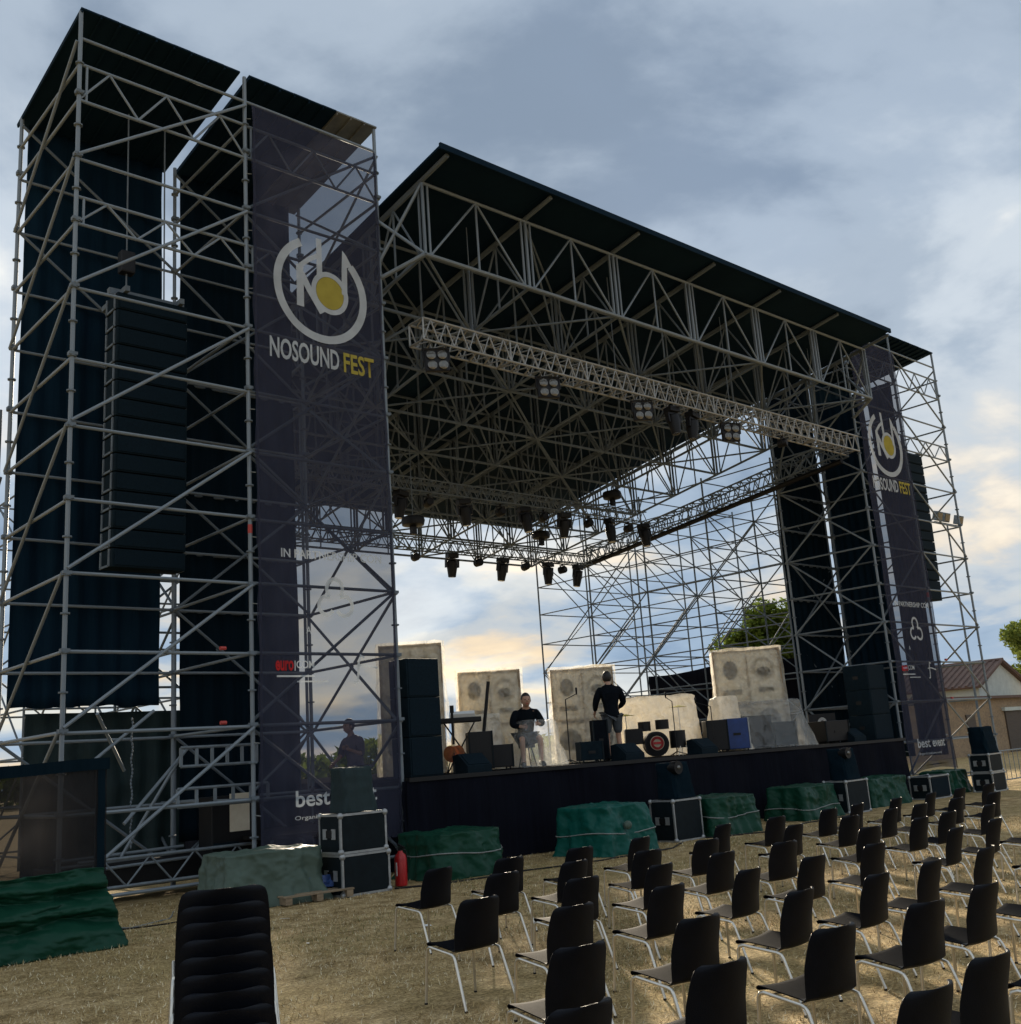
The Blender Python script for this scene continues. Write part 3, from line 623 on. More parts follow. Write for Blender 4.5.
def at_y(u, v, y):
    d = right * (u - CX) + down * (v - CY) + fwd * F_PX
    return Vector((0, 0, CAMH)) + d * (y / d.y)
def at_z(u, v, z):
    d = right * (u - CX) + down * (v - CY) + fwd * F_PX
    return Vector((0, 0, CAMH)) + d * ((z - CAMH) / d.z)
LIGHTS = {   # measured along each truss: kind, x, tilt
 'front': (15.75, 10.00, [('b', 435), ('b', 547), ('b', 641), ('h', 671), ('h', 692), ('b', 730), ('w', 782)]),
 'middle': (23.4, 9.34, [('h', 401), ('w', 428), ('h', 463), ('w', 500), ('h', 523), ('w', 543), ('h', 564), ('w', 588), ('h', 609), ('w', 628), ('h', 643)]),
 'rear': (26.9, 8.54, [('w', 415), ('h', 452), ('w', 478), ('h', 503), ('w', 525), ('h', 548), ('w', 562), ('h', 578)]),
}
KN = {'h': 'black moving head lamp', 'w': 'small black wash lamp', 'b': 'four lamp blinder'}
for row, (yy, zz, lst) in LIGHTS.items():
    for i, (kd, u) in enumerate(lst):
        p = None
        for it in range(2):
            # find x on the truss line seen at picture column u
            lo, hi = 11.5, 30.0
            for _ in range(40):
                mid = (lo + hi) / 2; v = Vector((mid, yy, zz - CAMH)); uu = CX + F_PX * v.dot(right) / v.dot(fwd)
                if uu < u: lo = mid
                else: hi = mid
        s = {'front': 1.0, 'middle': 1.12, 'rear': 1.12}[row]
        o = {'h': moving_head, 'w': par_can, 'b': blinder}[kd](s)
        o.location = (lo, yy, zz); o.rotation_euler = (R(rng.uniform(-7, 7)), R(rng.uniform(-7, 7)), R(rng.uniform(-20, 20)) if kd != 'b' else R(-25))
        o['label'] = '%s, %s light from the left on the %s truss' % (KN[kd], ORD[i], row); o['group'] = 'lights on the %s truss' % row
# round hoist motors / discs seen above the trusses
for i, (u, v, yy, lab) in enumerate(((413, 521, 22.6, 'dark round motor hanging by the left end of the middle truss'), (612, 495, 23.2, 'dark round motor over the right end of the middle truss'), (541, 535, 26.2, 'dark round motor above the rear truss'))):
    p = at_y(u, v, yy); t = thing('hoist_motor', lab, 'motor', p)
    MB().lathe([(0.12, -0.16), (0.30, -0.12), (0.33, 0.0), (0.30, 0.10), (0.10, 0.15)], n=16).build('motor_body', 'black', t, 40)
    MB().tube((0, 0, 0.14), (0, 0, RZ(yy) - p.z - 0.2), 0.014).build('chain', 'steel_dull', t)
    MB().box((0, 0, -0.26), (0.16, 0.12, 0.22)).build('hook_block', 'black', t)

# ------------------------------------------------------------------ banners
def text_mesh(body, size, w, mat, bold=0.0, shear=0.0):
    cu = bpy.data.curves.new('txt', 'FONT'); cu.body = body; cu.size = 1.0; cu.align_x = 'LEFT'; cu.offset = bold; cu.shear = shear; cu.resolution_u = 3
    o = bpy.data.objects.new('txt', cu); col.objects.link(o)
    dg = bpy.context.evaluated_depsgraph_get(); me = bpy.data.meshes.new_from_object(o.evaluated_get(dg))
    bpy.data.objects.remove(o); bpy.data.curves.remove(cu)
    xs = [v.co.x for v in me.vertices]; ys = [v.co.y for v in me.vertices]
    sx = w / (max(xs) - min(xs)); sy = size / (max(ys) - min(ys)); x0, y0 = min(xs), min(ys)
    for v in me.vertices: v.co = Vector(((v.co.x - x0) * sx, 0, (v.co.y - y0) * sy))
    me.materials.clear(); me.materials.append(M[mat]); return me
def ribbon(pts, wd, mat, name, closed=False):
    """flat printed stroke of width wd along points (x, z)"""
    n = len(pts); L, Rr = [], []
    for i, p in enumerate(pts):
        a = pts[(i - 1) % n] if closed or i > 0 else p; c = pts[(i + 1) % n] if closed or i < n - 1 else p
        d = Vector((c[0] - a[0], c[1] - a[1])).normalized(); nn = Vector((-d.y, d.x)) * wd / 2
        L.append((p[0] + nn.x, 0, p[1] + nn.y)); Rr.append((p[0] - nn.x, 0, p[1] - nn.y))
    me = bpy.data.meshes.new(name); fs = []
    for i in range(n if closed else n - 1):
        j = (i + 1) % n; fs.append((i, j, n + j, n + i))
    me.from_pydata(L + Rr, [], fs); me.materials.append(M[mat]); return me
def arc(cx, cz, rx, rz, a0, a1, n=40, tilt=0.0):
    out = []
    for k in range(n + 1):
        a = R(a0 + (a1 - a0) * k / n); x, z = rx * math.cos(a), rz * math.sin(a)
        out.append((cx + x * math.cos(tilt) - z * math.sin(tilt), cz + x * math.sin(tilt) + z * math.cos(tilt)))
    return out
def banner(x0, label, seed):
    W, Z0, Z1 = 2.76, 0.55, 13.92
    t = thing('banner', label, 'banner', (x0, TY0 - 0.10, 0))
    def yy(x, z):
        return 0.03 * math.sin(x * 2.3 + 0.25 * z + seed) * math.sin(z * 0.55 + seed) + 0.025 * fbm(x * 0.7, z * 0.4, seed) + (0.05 * math.sin(x * 5 + seed) * max(0, 1.6 - z) / 1.6)
    def fn(u, v):
        z = Z1 + (Z0 - Z1) * v; edge = 0.02 * math.sin(v * 60) * (1 if u in (0.0, 1.0) else 0)
        return (W * u + edge, yy(W * u, z), z + (0.12 * math.sin(u * 3.1) + 0.05 * u) * (1 if v > 0.99 else 0))
    me_obj('mesh_sheet', grid_mesh('mesh_sheet', fn, 26, 120, 'banner', True), t)
    def put(me, x, z, name):
        for v in me.vertices:
            v.co.x += x; v.co.z += z; v.co.y = yy(v.co.x, v.co.z) - 0.014
        return me_obj(name, me, t)
    # hems
    for x in (0.035, W - 0.035):
        put(ribbon([(x, Z0 + 0.05 + k * (Z1 - Z0 - 0.1) / 60) for k in range(61)], 0.05, 'banner', 'hem'), 0, 0, 'hem')
    # emblem: open ring whose end turns down into the letter, N stroke and round dot
    cx, cz = 1.40, 10.55; sw = 0.155
    put(ribbon(arc(cx, cz, 0.94, 0.97, 117, 404, 72), sw, 'p_white', 'ring'), 0, 0, 'emblem_ring')
    put(ribbon([(cx + 0.66, cz + 0.66), (cx + 0.55, cz + 0.93), (cx + 0.545, cz + 0.55), (cx + 0.53, cz + 0.05)], sw * 0.8, 'p_white', 'stem'), 0, 0, 'emblem_stem')
    put(ribbon([(cx - 0.46, cz - 0.42), (cx - 0.46, cz - 0.05), (cx - 0.46, cz + 0.40)], sw, 'p_white', 'n'), 0, 0, 'emblem_letter')
    put(ribbon([(cx - 0.49, cz + 0.34), (cx - 0.25, cz - 0.05), (cx + 0.02, cz - 0.44)], sw * 0.95, 'p_white', 'n2'), 0, 0, 'emblem_letter')
    put(ribbon([(cx - 0.02, cz + 1.06), (cx - 0.02, cz + 0.70), (cx - 0.02, cz + 0.30)], sw * 0.8, 'p_white', 'n3'), 0, 0, 'emblem_letter')
    put(ribbon([(cx - 0.46, cz + 0.38), (cx - 0.24, cz + 0.58), (cx - 0.02, cz + 0.72)], sw * 0.6, 'p_white', 'n4'), 0, 0, 'emblem_letter')
    put(ribbon(arc(cx + 0.20, cz + 0.0, 0.36, 0.38, 0, 360, 48)[:-1], 0.10, 'p_white', 'ring2', True), 0, 0, 'dot_ring')
    bm = bmesh.new(); bmesh.ops.create_circle(bm, cap_ends=True, segments=40, radius=1.0); me = bpy.data.meshes.new('dot'); bm.to_mesh(me); bm.free()
    for v in me.vertices: v.co = Vector((v.co.x * 0.305, 0, v.co.y * 0.325))
    me.materials.append(M['p_yellow']); put(me, cx + 0.20, cz + 0.0, 'yellow_dot')
    put(text_mesh('NOSOUND', 0.40, 1.44, 'p_white', 0.022), 0.30, 9.02, 'lettering')
    put(text_mesh('FEST', 0.40, 0.68, 'p_yellow', 0.022), 1.84, 9.02, 'lettering')
    put(text_mesh('IN PARTNERSHIP CON', 0.155, 2.02, 'p_white', 0.02), 0.45, 5.42, 'lettering')
    # three looped knot
    kx, kz = 1.49, 4.78
    put(ribbon(arc(kx, kz + 0.14, 0.155, 0.17, -50, 230, 30), 0.07, 'p_white', 'loop'), 0, 0, 'knot_loop')
    put(ribbon(arc(kx - 0.17, kz - 0.16, 0.15, 0.16, 60, 330, 30), 0.07, 'p_white', 'loop'), 0, 0, 'knot_loop')
    put(ribbon(arc(kx + 0.19, kz - 0.16, 0.16, 0.17, -150, 120, 30), 0.07, 'p_white', 'loop'), 0, 0, 'knot_loop')
    put(text_mesh('A', 0.12, 0.10, 'p_white', 0.006), 0.90, 4.12, 'lettering')
    put(text_mesh('euro', 0.17, 0.34, 'p_red', 0.03), 0.30, 3.49, 'lettering')
    put(text_mesh('|COM', 0.17, 0.38, 'p_white', 0.01), 0.66, 3.49, 'lettering')
    put(ribbon([(0.32, 3.40), (0.6, 3.40), (1.04, 3.40)], 0.03, 'p_white', 'rule'), 0, 0, 'rule_line')
    put(ribbon([(0.70, 3.31), (0.9, 3.31), (1.30, 3.31)], 0.025, 'p_white', 'rule'), 0, 0, 'rule_line')
    sx, sz = 1.93, 3.52
    put(ribbon([(sx - 0.10, sz - 0.24), (sx - 0.03, sz - 0.22), (sx, sz - 0.05), (sx + 0.01, sz + 0.12), (sx + 0.06, sz + 0.24), (sx + 0.13, sz + 0.2)], 0.05, 'p_white', 'script'), 0, 0, 'script_mark')
    put(ribbon([(sx - 0.10, sz + 0.05), (sx + 0.05, sz + 0.07), (sx + 0.2, sz + 0.06), (sx + 0.42, sz + 0.02)], 0.035, 'p_white', 'script'), 0, 0, 'script_mark')
    put(text_mesh('best event', 0.26, 1.58, 'p_white', 0.018), 0.62, 1.28, 'lettering')
    put(text_mesh('Organizzazione eventi', 0.085, 1.3, 'p_white', 0.002), 0.60, 1.06, 'lettering')
    # lacing ties to the posts
    for k in range(12):
        z = 1.2 + k * 1.13
        for x in (0.0, W):
            MB().tube((x, 0, z), (x + (-0.07 if x == 0 else 0.07), 0.08, z + 0.02), 0.008, n=5).build('tie', 'cord', t)
    return t
banner(8.47, 'large dark blue mesh banner with round emblem on the left tower', 1.0)
banner(28.90, 'smaller looking dark blue mesh banner with round emblem on the right tower', 4.0)

# ------------------------------------------------------------------ line arrays
def line_array(x, y, ztop, n, label, w_=1.28):
    t = thing('line_array', label, 'speaker array', (x, y, ztop - n * 0.325))
    z = ztop; tilt = 0.0; yo = 0.0
    for k in range(n):
        tilt = 0.2 + 0.012 * k * k
        rot = Quaternion((1, 0, 0), R(tilt)); zc_ = z - 0.1625 - t.location.z
        c = MB().box((0, yo, zc_), (w_, 0.52, 0.305), rot, bevel=0.012).build('speaker_box', 'speaker', t, 30)
        MB().box((0, yo - 0.262 - 0.004, zc_), (w_ - 0.08, 0.02, 0.26), rot).build('grille', 'grille', c)
        for s in (-1, 1): MB().box((s * (w_ / 2 + 0.012), yo - 0.16, zc_), (0.02, 0.05, 0.29), rot).box((s * (w_ / 2 + 0.012), yo + 0.2, zc_), (0.02, 0.05, 0.29), rot).box((s * (w_ / 2 + 0.012), yo + 0.02, zc_ - 0.13), (0.02, 0.36, 0.035), rot).build('rigging', 'steel_dull', c)
        z -= 0.325; yo += 0.325 * math.sin(R(tilt))
    h = ztop - t.location.z
    MB().box((0, 0.05, h + 0.10), (w_ + 0.1, 0.12, 0.12)).box((-0.5, 0.2, h + 0.05), (0.08, 1.1, 0.1)).box((0.5, 0.2, h + 0.05), (0.08, 1.1, 0.1)).build('fly_frame', 'steel_dull', t)
    for dx in (-0.35, 0.35):
        MB().tube((dx, 0.1, h + 0.1), (dx, 0.1, 14.0 - t.location.z), 0.014, n=6).build('chain', 'steel_dull', t)
    MB().box((-0.35, 0.1, h + 0.75), (0.26, 0.2, 0.42), bevel=0.03).build('hoist', 'black', t)
    return t
line_array(7.20, 17.25, 10.22, 15, 'tall dark line array hanging in the outer bay of the left tower')
line_array(32.75, 16.35, 10.7, 15, 'dark line array hanging in the outer bay of the right tower')

# ------------------------------------------------------------------ stage platform
DZ = 1.60
stage = thing('stage_platform', 'black stage platform with a dark cloth skirt along its front', 'stage', (20.05, 15.72, 0))
sx0, sx1, sy0, sy1 = 11.33, 28.72, 15.72, 30.2
for i in range(9):
    for j in range(5):
        wx, wy = (sx1 - sx0) / 9, (sy1 - sy0) / 5
        MB().box((sx0 + wx * (i + .5) - 20.05, wy * (j + .5), DZ - 0.03), (wx - 0.008, wy - 0.008, 0.06)).build('deck_panel', 'deck', stage)
def skirt_fn(pa, pb, seed):
    L = (Vector(pb) - Vector(pa)).length; d = (Vector(pb) - Vector(pa)).normalized(); n = Vector((d.y, -d.x, 0))
    def fn(u, v):
        q = u * L * 4.2; f = 0.035 * math.sin(q * 1.0 + 1.4 * nz3(u * 9, 0, seed)) * (0.3 + 0.7 * v) + 0.03 * fbm(u * L * 0.7, v * 2, seed)
        p = Vector(pa) + d * (u * L) + n * (f + 0.05 + 0.05 * v); return (p.x, p.y, (DZ - 0.07) * (1 - v) + 0.015)
    return fn
me_obj('skirt', grid_mesh('skirt', skirt_fn((sx0 - 20.17, 0, 0), (sx1 - 20.05, 0, 0), 2), 420, 14, 'skirt', True), stage)
me_obj('skirt', grid_mesh('skirt', skirt_fn((sx0 - 20.05, sy1 - sy0, 0), (sx0 - 20.05, -0.09, 0), 5), 220, 10, 'skirt', True), stage)
MB().box((0, -0.055, DZ - 0.035), (sx1 - sx0, 0.05, 0.075)).build('edge_rail', 'black', stage)
# low dark cloth along the outside of the right wing
def wing_cloth(u, v):
    y = 19.0 + 8.6 * u; return (31.72 + 0.05 * math.sin(u * 60) * v + 0.06 * fbm(u * 6, v * 3, 1), y, 4.55 - 0.25 * math.sin(u * 9) * 0.3 - 3.4 * v)
tag(me_obj('wing_cloth', grid_mesh('wing_cloth', wing_cloth, 120, 16, 'skirt', True, 0.008)), 'low black cloth hung along the right wing scaffold', 'cloth')

# ------------------------------------------------------------------ speakers standing at the stage corners
def corner_stack(x, y, n, w_, d, h, label, rz=0.0):
    t = thing('corner_speaker_stack', label, 'speaker stack', (x, y, DZ), rz)
    for k in range(n):
        c = MB().box((0, 0, h * (k + .5)), (w_, d, h - 0.008), bevel=0.012).build('speaker_box', 'speaker', t, 30)
        MB().box((0, -d / 2 - 0.006, h * (k + .5)), (w_ - 0.07, 0.012, h - 0.07)).build('grille', 'grille', c)
        MB().box((-w_ / 2 - 0.004, 0, h * (k + .5)), (0.01, 0.16, 0.09)).box((w_ / 2 + 0.004, 0, h * (k + .5)), (0.01, 0.16, 0.09)).build('handle', 'black', c)
    return t
corner_stack(11.86, 16.05, 3, 0.74, 0.55, 0.71, 'dark speaker stack at the left front corner of the stage')
corner_stack(28.05, 16.25, 3, 0.98, 0.75, 0.70, 'dark speaker stack at the right front corner of the stage')

# ------------------------------------------------------------------ tarpaulin heaps
def drape(w_, d, h, seed, flare=0.10, nfold=16, amp=1.0, sag=0.05):
    """cover draped over a block: closed rings from the ground up over the rim to the middle of the top"""
    def per(a, rx, ry):
        # evenly walked outline of a rectangle with rounded corners
        rc = min(rx, ry) * 0.22; sx, sy = 2 * (rx - rc), 2 * (ry - rc); q = 1.5708 * rc; L = 2 * sx + 2 * sy + 4 * q; t = (a % 1.0) * L
        for k, (seg, cx_, cy_, a0) in enumerate(((sy, rx, -ry + rc, 0), (sx, rx - rc, ry, 1), (sy, -rx, ry - rc, 2), (sx, -rx + rc, -ry, 3))):
            if t <= seg: return ((cx_, cy_ + t), (cx_ - t, cy_), (cx_, cy_ - t), (cx_ + t, cy_))[k]
            t -= seg
            if t <= q:
                an = a0 * 1.5708 + t / rc; ox, oy = ((rx - rc, ry - rc), (-rx + rc, ry - rc), (-rx + rc, -ry + rc), (rx - rc, -ry + rc))[k]
                return (ox + rc * math.cos(an), oy + rc * math.sin(an))
            t -= q
        return (rx, -ry + rc)
    def crease(x, y, z):
        v = noise.ridged_multi_fractal(Vector((x * 1.9 + z * 0.8 + seed * 3.1, y * 1.9 - z * 0.6, z * 1.6)), 0.9, 2.2, 5, 1.0, 2.0) - 1.0
        return amp * (0.34 * v + 0.38 * fbm(x * 1.8 + seed, y * 1.8, z * 1.8 + seed, 4))
    def fn(a, v):
        x0, y0 = per(a, w_ / 2, d / 2)
        fo = math.sin(a * 6.28318 * nfold + 4.0 * nz3(x0 * 1.2, y0 * 1.2, seed) + v * 2.5)
        if v < 0.62:
            q = v / 0.62; wr = crease(x0, y0, h * q)
            out = flare * (1 - q) ** 1.6 + 0.028 * fo * (1 - q * 0.8) + 0.085 * wr
            x, y = per(a, w_ / 2 + out, d / 2 + out); z = h * (q ** 0.92) + 0.03 * wr * q
            return (x, y, max(0.006, z))
        q = (v - 0.62) / 0.38; k = 1 - q; wr = crease(x0 * k, y0 * k, h + q)
        edge = max(0.0, 1 - q * 6)
        x, y = per(a, w_ / 2 + 0.085 * crease(x0, y0, h) * edge - 0.02 * (1 - edge), d / 2 + 0.085 * crease(x0, y0, h) * edge - 0.02 * (1 - edge))
        z = h + 0.03 * crease(x0, y0, h) * edge + 0.07 * wr * min(1, q * 4) + 0.03 * math.sin(min(q * 5, 1.0) * 1.57) - sag * q
        return (x * k, y * k, z)
    return fn
def tarp_heap(name, label, x, y, w_, d, h, mat, seed, rz=0.0, cord=None, flare=0.10, nfold=16, amp=1.35):
    t = thing(name, label, 'tarpaulin', (x, y, 0), rz)
    me_obj('cover_sheet', grid_mesh('cover_sheet', drape(w_, d, h, seed, flare, nfold, amp), 190, 64, mat, True, closed_u=True), t)
    if cord:
        f = drape(w_ + 0.02, d + 0.02, h, seed, flare, nfold, amp); pts = [f(k / 180, 0.62 * cord) for k in range(181)]
        pts = [(p[0], p[1], h * cord + 0.03 * math.sin(k * 0.1 + seed)) for k, p in enumerate(pts)]
        MB().path(pts, 0.011, 6).build('tie_cord', 'cord', t, True)
    return t
tarp_heap('covered_subwoofer', 'dark green tarpaulin over a speaker beside the red extinguisher', 11.35, 14.6, 1.25, 1.25, 0.70, 'tarp_green', 1, 0.0, 0.55, nfold=13)
tarp_heap('covered_subwoofer', 'bright teal tarpaulin over a speaker left of the lone flight case', 14.75, 14.25, 1.35, 1.15, 0.84, 'tarp_teal', 2, 0.05, 0.45, nfold=11)
tarp_heap('covered_subwoofer', 'dark green tarpaulin over a speaker right of the lone flight case', 18.25, 14.4, 1.35, 1.1, 0.74, 'tarp_green', 3, -0.03, 0.5, nfold=15)
tarp_heap('covered_subwoofer', 'dark green tarpaulin with a loose hem left of the far flight case', 21.75, 14.6, 1.5, 1.0, 0.72, 'tarp_green', 4, 0.04, 0.35, nfold=12)
tarp_heap('covered_subwoofer', 'dark green tarpaulin between the two far flight cases', 25.4, 14.9, 1.75, 0.9, 0.68, 'tarp_green', 5, 0.0, None, nfold=14)
tarp_heap('covered_subwoofer', 'small green tarpaulin at the foot of the right banner', 29.3, 15.0, 1.3, 0.8, 0.62, 'tarp_green', 6, 0.0, None, nfold=12)
tarp_heap('covered_pallet_load', 'grey green tarpaulin over a pallet load beside the stacked flight cases', 8.02, 14.85, 1.45, 1.0, 0.74, 'tarp_olive', 7, -0.12, None, 0.16, 18, 1.5)
MB().sphere((14.05, 13.62, 0.55), 0.07, (1.3, 0.9, 1.1)).build('tarp_knot', 'tarp_olive', None, True)
tag(bpy.data.objects['tarp_knot'], 'pale knotted tie on the front of the teal tarpaulin', 'tie')
bpy.data.objects['tarp_knot'].location = (0.63, -0.02, -0.05)
def pallet(x, y, rz, label):
    t = thing('pallet', label, 'pallet', (x, y, 0), rz)
    for k in range(5): MB().box((0, -0.42 + 0.21 * k, 0.125), (1.1, 0.12, 0.022)).build('slat', 'wood', t)
    for k in (-1, 0, 1):
        MB().box((k * 0.48, 0, 0.065), (0.10, 0.96, 0.09)).build('bearer', 'wood', t)
    return t
def blue_fn(u, v):
    return (8.36 + 0.55 * u + 0.03 * fbm(v * 4, u * 3, 2), 14.30 - 0.05 * v + 0.03 * fbm(u * 5, v * 4, 6) - 0.02 * u, 0.33 - 0.17 * v + 0.03 * fbm(u * 3, 0, 1))
tag(me_obj('blue_tarpaulin', grid_mesh('blue_tarpaulin', blue_fn, 40, 14, 'tarp_blue', True, 0.006)), 'blue corner of tarpaulin hanging over the wooden pallet', 'tarpaulin')
pallet(8.50, 14.42, -0.1, 'wooden pallet showing under the grey green tarpaulin')

# ------------------------------------------------------------------ flight cases and what stands on them
def flight_case(x, y, z, w_, d, h, label, rz=0.0, open_front=False):
    t = thing('flight_case', label, 'flight case', (x, y, z), rz)
    MB().box((0, 0, h / 2), (w_ - 0.02, d - 0.02, h - 0.02)).build('panel_box', 'case', t)
    e = 0.034
    for sx in (-1, 1):
        for sy in (-1, 1): MB().box((sx * (w_ / 2 - e / 2), sy * (d / 2 - e / 2), h / 2), (e, e, h)).build('edge_profile', 'case_edge', t)
    for sz in (0, 1):
        zc_ = e / 2 if sz == 0 else h - e / 2
        for sy in (-1, 1): MB().box((0, sy * (d / 2 - e / 2 + 0.001), zc_), (w_ - 2 * e, e, e)).build('edge_profile', 'case_edge', t)
        for sx in (-1, 1): MB().box((sx * (w_ / 2 - e / 2 + 0.001), 0, zc_), (e, d - 2 * e, e)).build('edge_profile', 'case_edge', t)
    for sx in (-1, 1):
        for sy in (-1, 1):
            for zc_ in (0.03, h - 0.03): MB().sphere((sx * (w_ / 2 - 0.02), sy * (d / 2 - 0.02), zc_), 0.05, u=8, v=6).build('ball_corner', 'case_edge', t, True)
    for s in (-1, 1):
        MB().box((-w_ / 2 - 0.003, s * d * 0.2, h * 0.5), (0.012, 0.11, 0.15)).build('latch', 'case_edge', t)
    MB().box((-w_ / 2 - 0.004, 0, h * 0.5), (0.014, 0.16, 0.11)).build('handle', 'black', t)
    if open_front:
        MB().box((0, -d / 2 + 0.003, h * 0.5), (w_ - 0.16, 0.02, h - 0.16)).build('front_panel', 'grille', t)
    else:
        # octagonal recessed lid panel
        mb = MB(); q = 0.07; a, c = w_ / 2 - 0.05, h / 2 - 0.05
        pts = [(-a + q, -c), (a - q, -c), (a, -c + q), (a, c - q), (a - q, c), (-a + q, c), (-a, c - q), (-a, -c + q)]
        mb.bm.faces.new([mb.bm.verts.new((px, -d / 2 + 0.004, pz + h / 2)) for px, pz in pts])
        mb.build('front_panel', 'case', t)
    return t
flight_case(9.28, 14.28, 0.0, 0.86, 0.62, 0.60, 'lower of the two stacked flight cases by the left banner')
flight_case(9.26, 14.28, 0.605, 0.84, 0.60, 0.58, 'upper of the two stacked flight cases by the left banner')
flight_case(16.93, 14.35, 0.0, 0.86, 0.62, 0.80, 'lone black flight case with silver edges between teal and green tarpaulins')
flight_case(23.15, 14.3, 0.0, 0.95, 0.62, 0.76, 'black flight case with a lamp on top before the right stage end')
flight_case(27.55, 14.5, 0.0, 1.05, 0.60, 0.60, 'low flight case with silver frame below the right banner', open_front=True)
flight_case(29.95, 14.0, 0.0, 0.80, 0.60, 0.52, 'lower of the two flight cases at the far right tower')
flight_case(29.93, 14.0, 0.525, 0.78, 0.58, 0.50, 'upper of the two flight cases at the far right tower')
def covered_wedge(x, y, z, w_, d, h, label, rz, mat='cloth_green', lamp=False):
    t = thing('covered_monitor', label, 'speaker', (x, y, z), rz)
    def fn(a, v):
        tt = a * 6.28318; c, s_ = math.cos(tt), math.sin(tt); e = 0.3
        k = 1.0 if v < 0.75 else 1 - (v - 0.75) / 0.25
        q = min(1, v / 0.75); wr = fbm(c * 2, s_ * 2, v * 4 + x, 4); tp = 1 - 0.14 * q
        px = (w_ / 2 * tp + 0.025 * wr) * math.copysign(abs(c) ** e, c) * k; py = (d / 2 * tp + 0.025 * wr) * math.copysign(abs(s_) ** e, s_) * k + 0.06 * q
        return (px, py, 0.004 + h * q + 0.02 * wr * q)
    me_obj('cover', grid_mesh('cover', fn, 60, 24, mat, True, closed_u=True), t)
    if lamp:
        MB().lathe([(0.10, -0.10), (0.13, 0.0), (0.13, 0.12)], c=(-w_ * 0.28, -d * 0.3, h * 0.86), n=14, axis='Y').build('lamp_head', 'black', t, 40)
        MB().sphere((-w_ * 0.28, -d * 0.3 - 0.11, h * 0.86), 0.05, u=8, v=6).build('lens', 'lens', t, True)
    return t
covered_wedge(9.30, 14.30, 1.19, 0.60, 0.5, 0.66, 'black covered monitor speaker on the cases by the left banner', -0.1, 'cloth_green')
covered_wedge(17.0, 14.35, 0.805, 0.62, 0.5, 0.70, 'dark covered speaker with a lamp on the lone flight case', 0.0, 'cloth_black', True)
covered_wedge(23.2, 14.3, 0.765, 0.66, 0.5, 0.72, 'dark covered speaker with a lamp on the case at the right stage end', 0.0, 'cloth_black', True)
covered_wedge(30.0, 14.0, 1.03, 0.78, 0.5, 0.72, 'dark covered speaker on the cases at the far right tower', 0.0, 'cloth_black')
# fire extinguisher
t = thing('fire_extinguisher', 'red fire extinguisher standing beside the left banner', 'extinguisher', (10.10, 14.25, 0))
MB().lathe([(0.07, 0.0), (0.095, 0.01), (0.098, 0.05), (0.098, 0.40), (0.085, 0.46), (0.045, 0.50), (0.035, 0.53)], n=20).build('cylinder', 'red', t, 40)
MB().lathe([(0.03, 0.53), (0.03, 0.58)], n=12).box((0.0, -0.03, 0.60), (0.035, 0.16, 0.025), Quaternion((1, 0, 0), 0.3)).box((0.0, -0.02, 0.56), (0.03, 0.12, 0.02)).build('valve', 'black', t, 40)
MB().path([(0.03, 0, 0.55), (0.10, 0, 0.53), (0.125, 0, 0.40), (0.12, 0, 0.18)], [0.012, 0.012, 0.012, 0.016], 8).build('hose', 'black', t, True)
MB().box((-0.096, -0.02, 0.26), (0.006, 0.03, 0.2)).build('label_strip', 'white', t)

# ------------------------------------------------------------------ shade net fence with tarpaulin, left
FX0, FX1, FY = 1.9, 5.06, 13.5
t = thing('net_fence', 'temporary fence with dark see-through net at the left edge', 'fence', (FX0, FY, 0))
for x in (0.0, FX1 - FX0): MB().tube((x, 0, 0), (x, 0, 2.12), 0.024).build('fence_post', 'steel_dull', t)
for z in (0.12, 2.10): MB().tube((0, 0, z), (FX1 - FX0, 0, z), 0.022).build('fence_rail', 'steel_dull', t)
def netfn(u, v):
    x = (FX1 - FX0 + 0.1) * u; z = 2.13 - 2.0 * v
    return (x, -0.045 + 0.02 * math.sin(u * 22 + v * 2) * v + 0.02 * fbm(u * 4, v * 3, 3), z + (0.03 * math.sin(u * 7) if v < 0.01 else 0))
me_obj('net_sheet', grid_mesh('net_sheet', netfn, 50, 30, 'net', True), t)
def hemfn(u, v): 
    x = (FX1 - FX0 + 0.12) * u; return (x, -0.075 + 0.01 * math.sin(u * 30), 2.16 - 0.14 * v + 0.02 * math.sin(u * 8))
me_obj('net_hem', grid_mesh('net_hem', hemfn, 40, 4, 'cloth_black', True), t)
def hem2(u, v): 
    z = 2.1 - 2.0 * u; return (FX1 - FX0 - 0.02 + 0.09 * v, -0.08 + 0.01 * math.sin(u * 20), z)
me_obj('net_hem', grid_mesh('net_hem', hem2, 30, 4, 'cloth_black', True), t)
def ftarp(u, v):
    x = FX0 - 0.2 + (FX1 + 0.02 - FX0 + 0.2) * u + 0.16 * u * v + 0.05 * fbm(v * 5, 1, 1) * u
    wr = fbm(u * 5, v * 2.2, 4, 5); hz = math.sin(v * 17 + 2.5 * nz3(u * 3, v, 2) + u * 2.0)
    cr_ = 0.5 * (noise.ridged_multi_fractal(Vector((u * 2.6 + v * 1.6, v * 3.2 - u * 2.0, 3)), 1.0, 2.1, 4, 1.0, 2.0) - 1)
    z = 0.88 * (1 - v) ** 0.9 + 0.03 * wr * (1 - v) + 0.006
    y = FY - 0.20 - 0.34 * v ** 1.3 + 0.085 * hz * math.sin(v * 3.14) + 0.12 * wr + 0.24 * cr_ * math.sin(v * 3.14)
    return (x, y, z)
tag(me_obj('crumpled_tarpaulin', grid_mesh('crumpled_tarpaulin', ftarp, 150, 80, 'tarp_green', True, 0.006)), 'crumpled green tarpaulin lying along the foot of the net fence', 'tarpaulin')

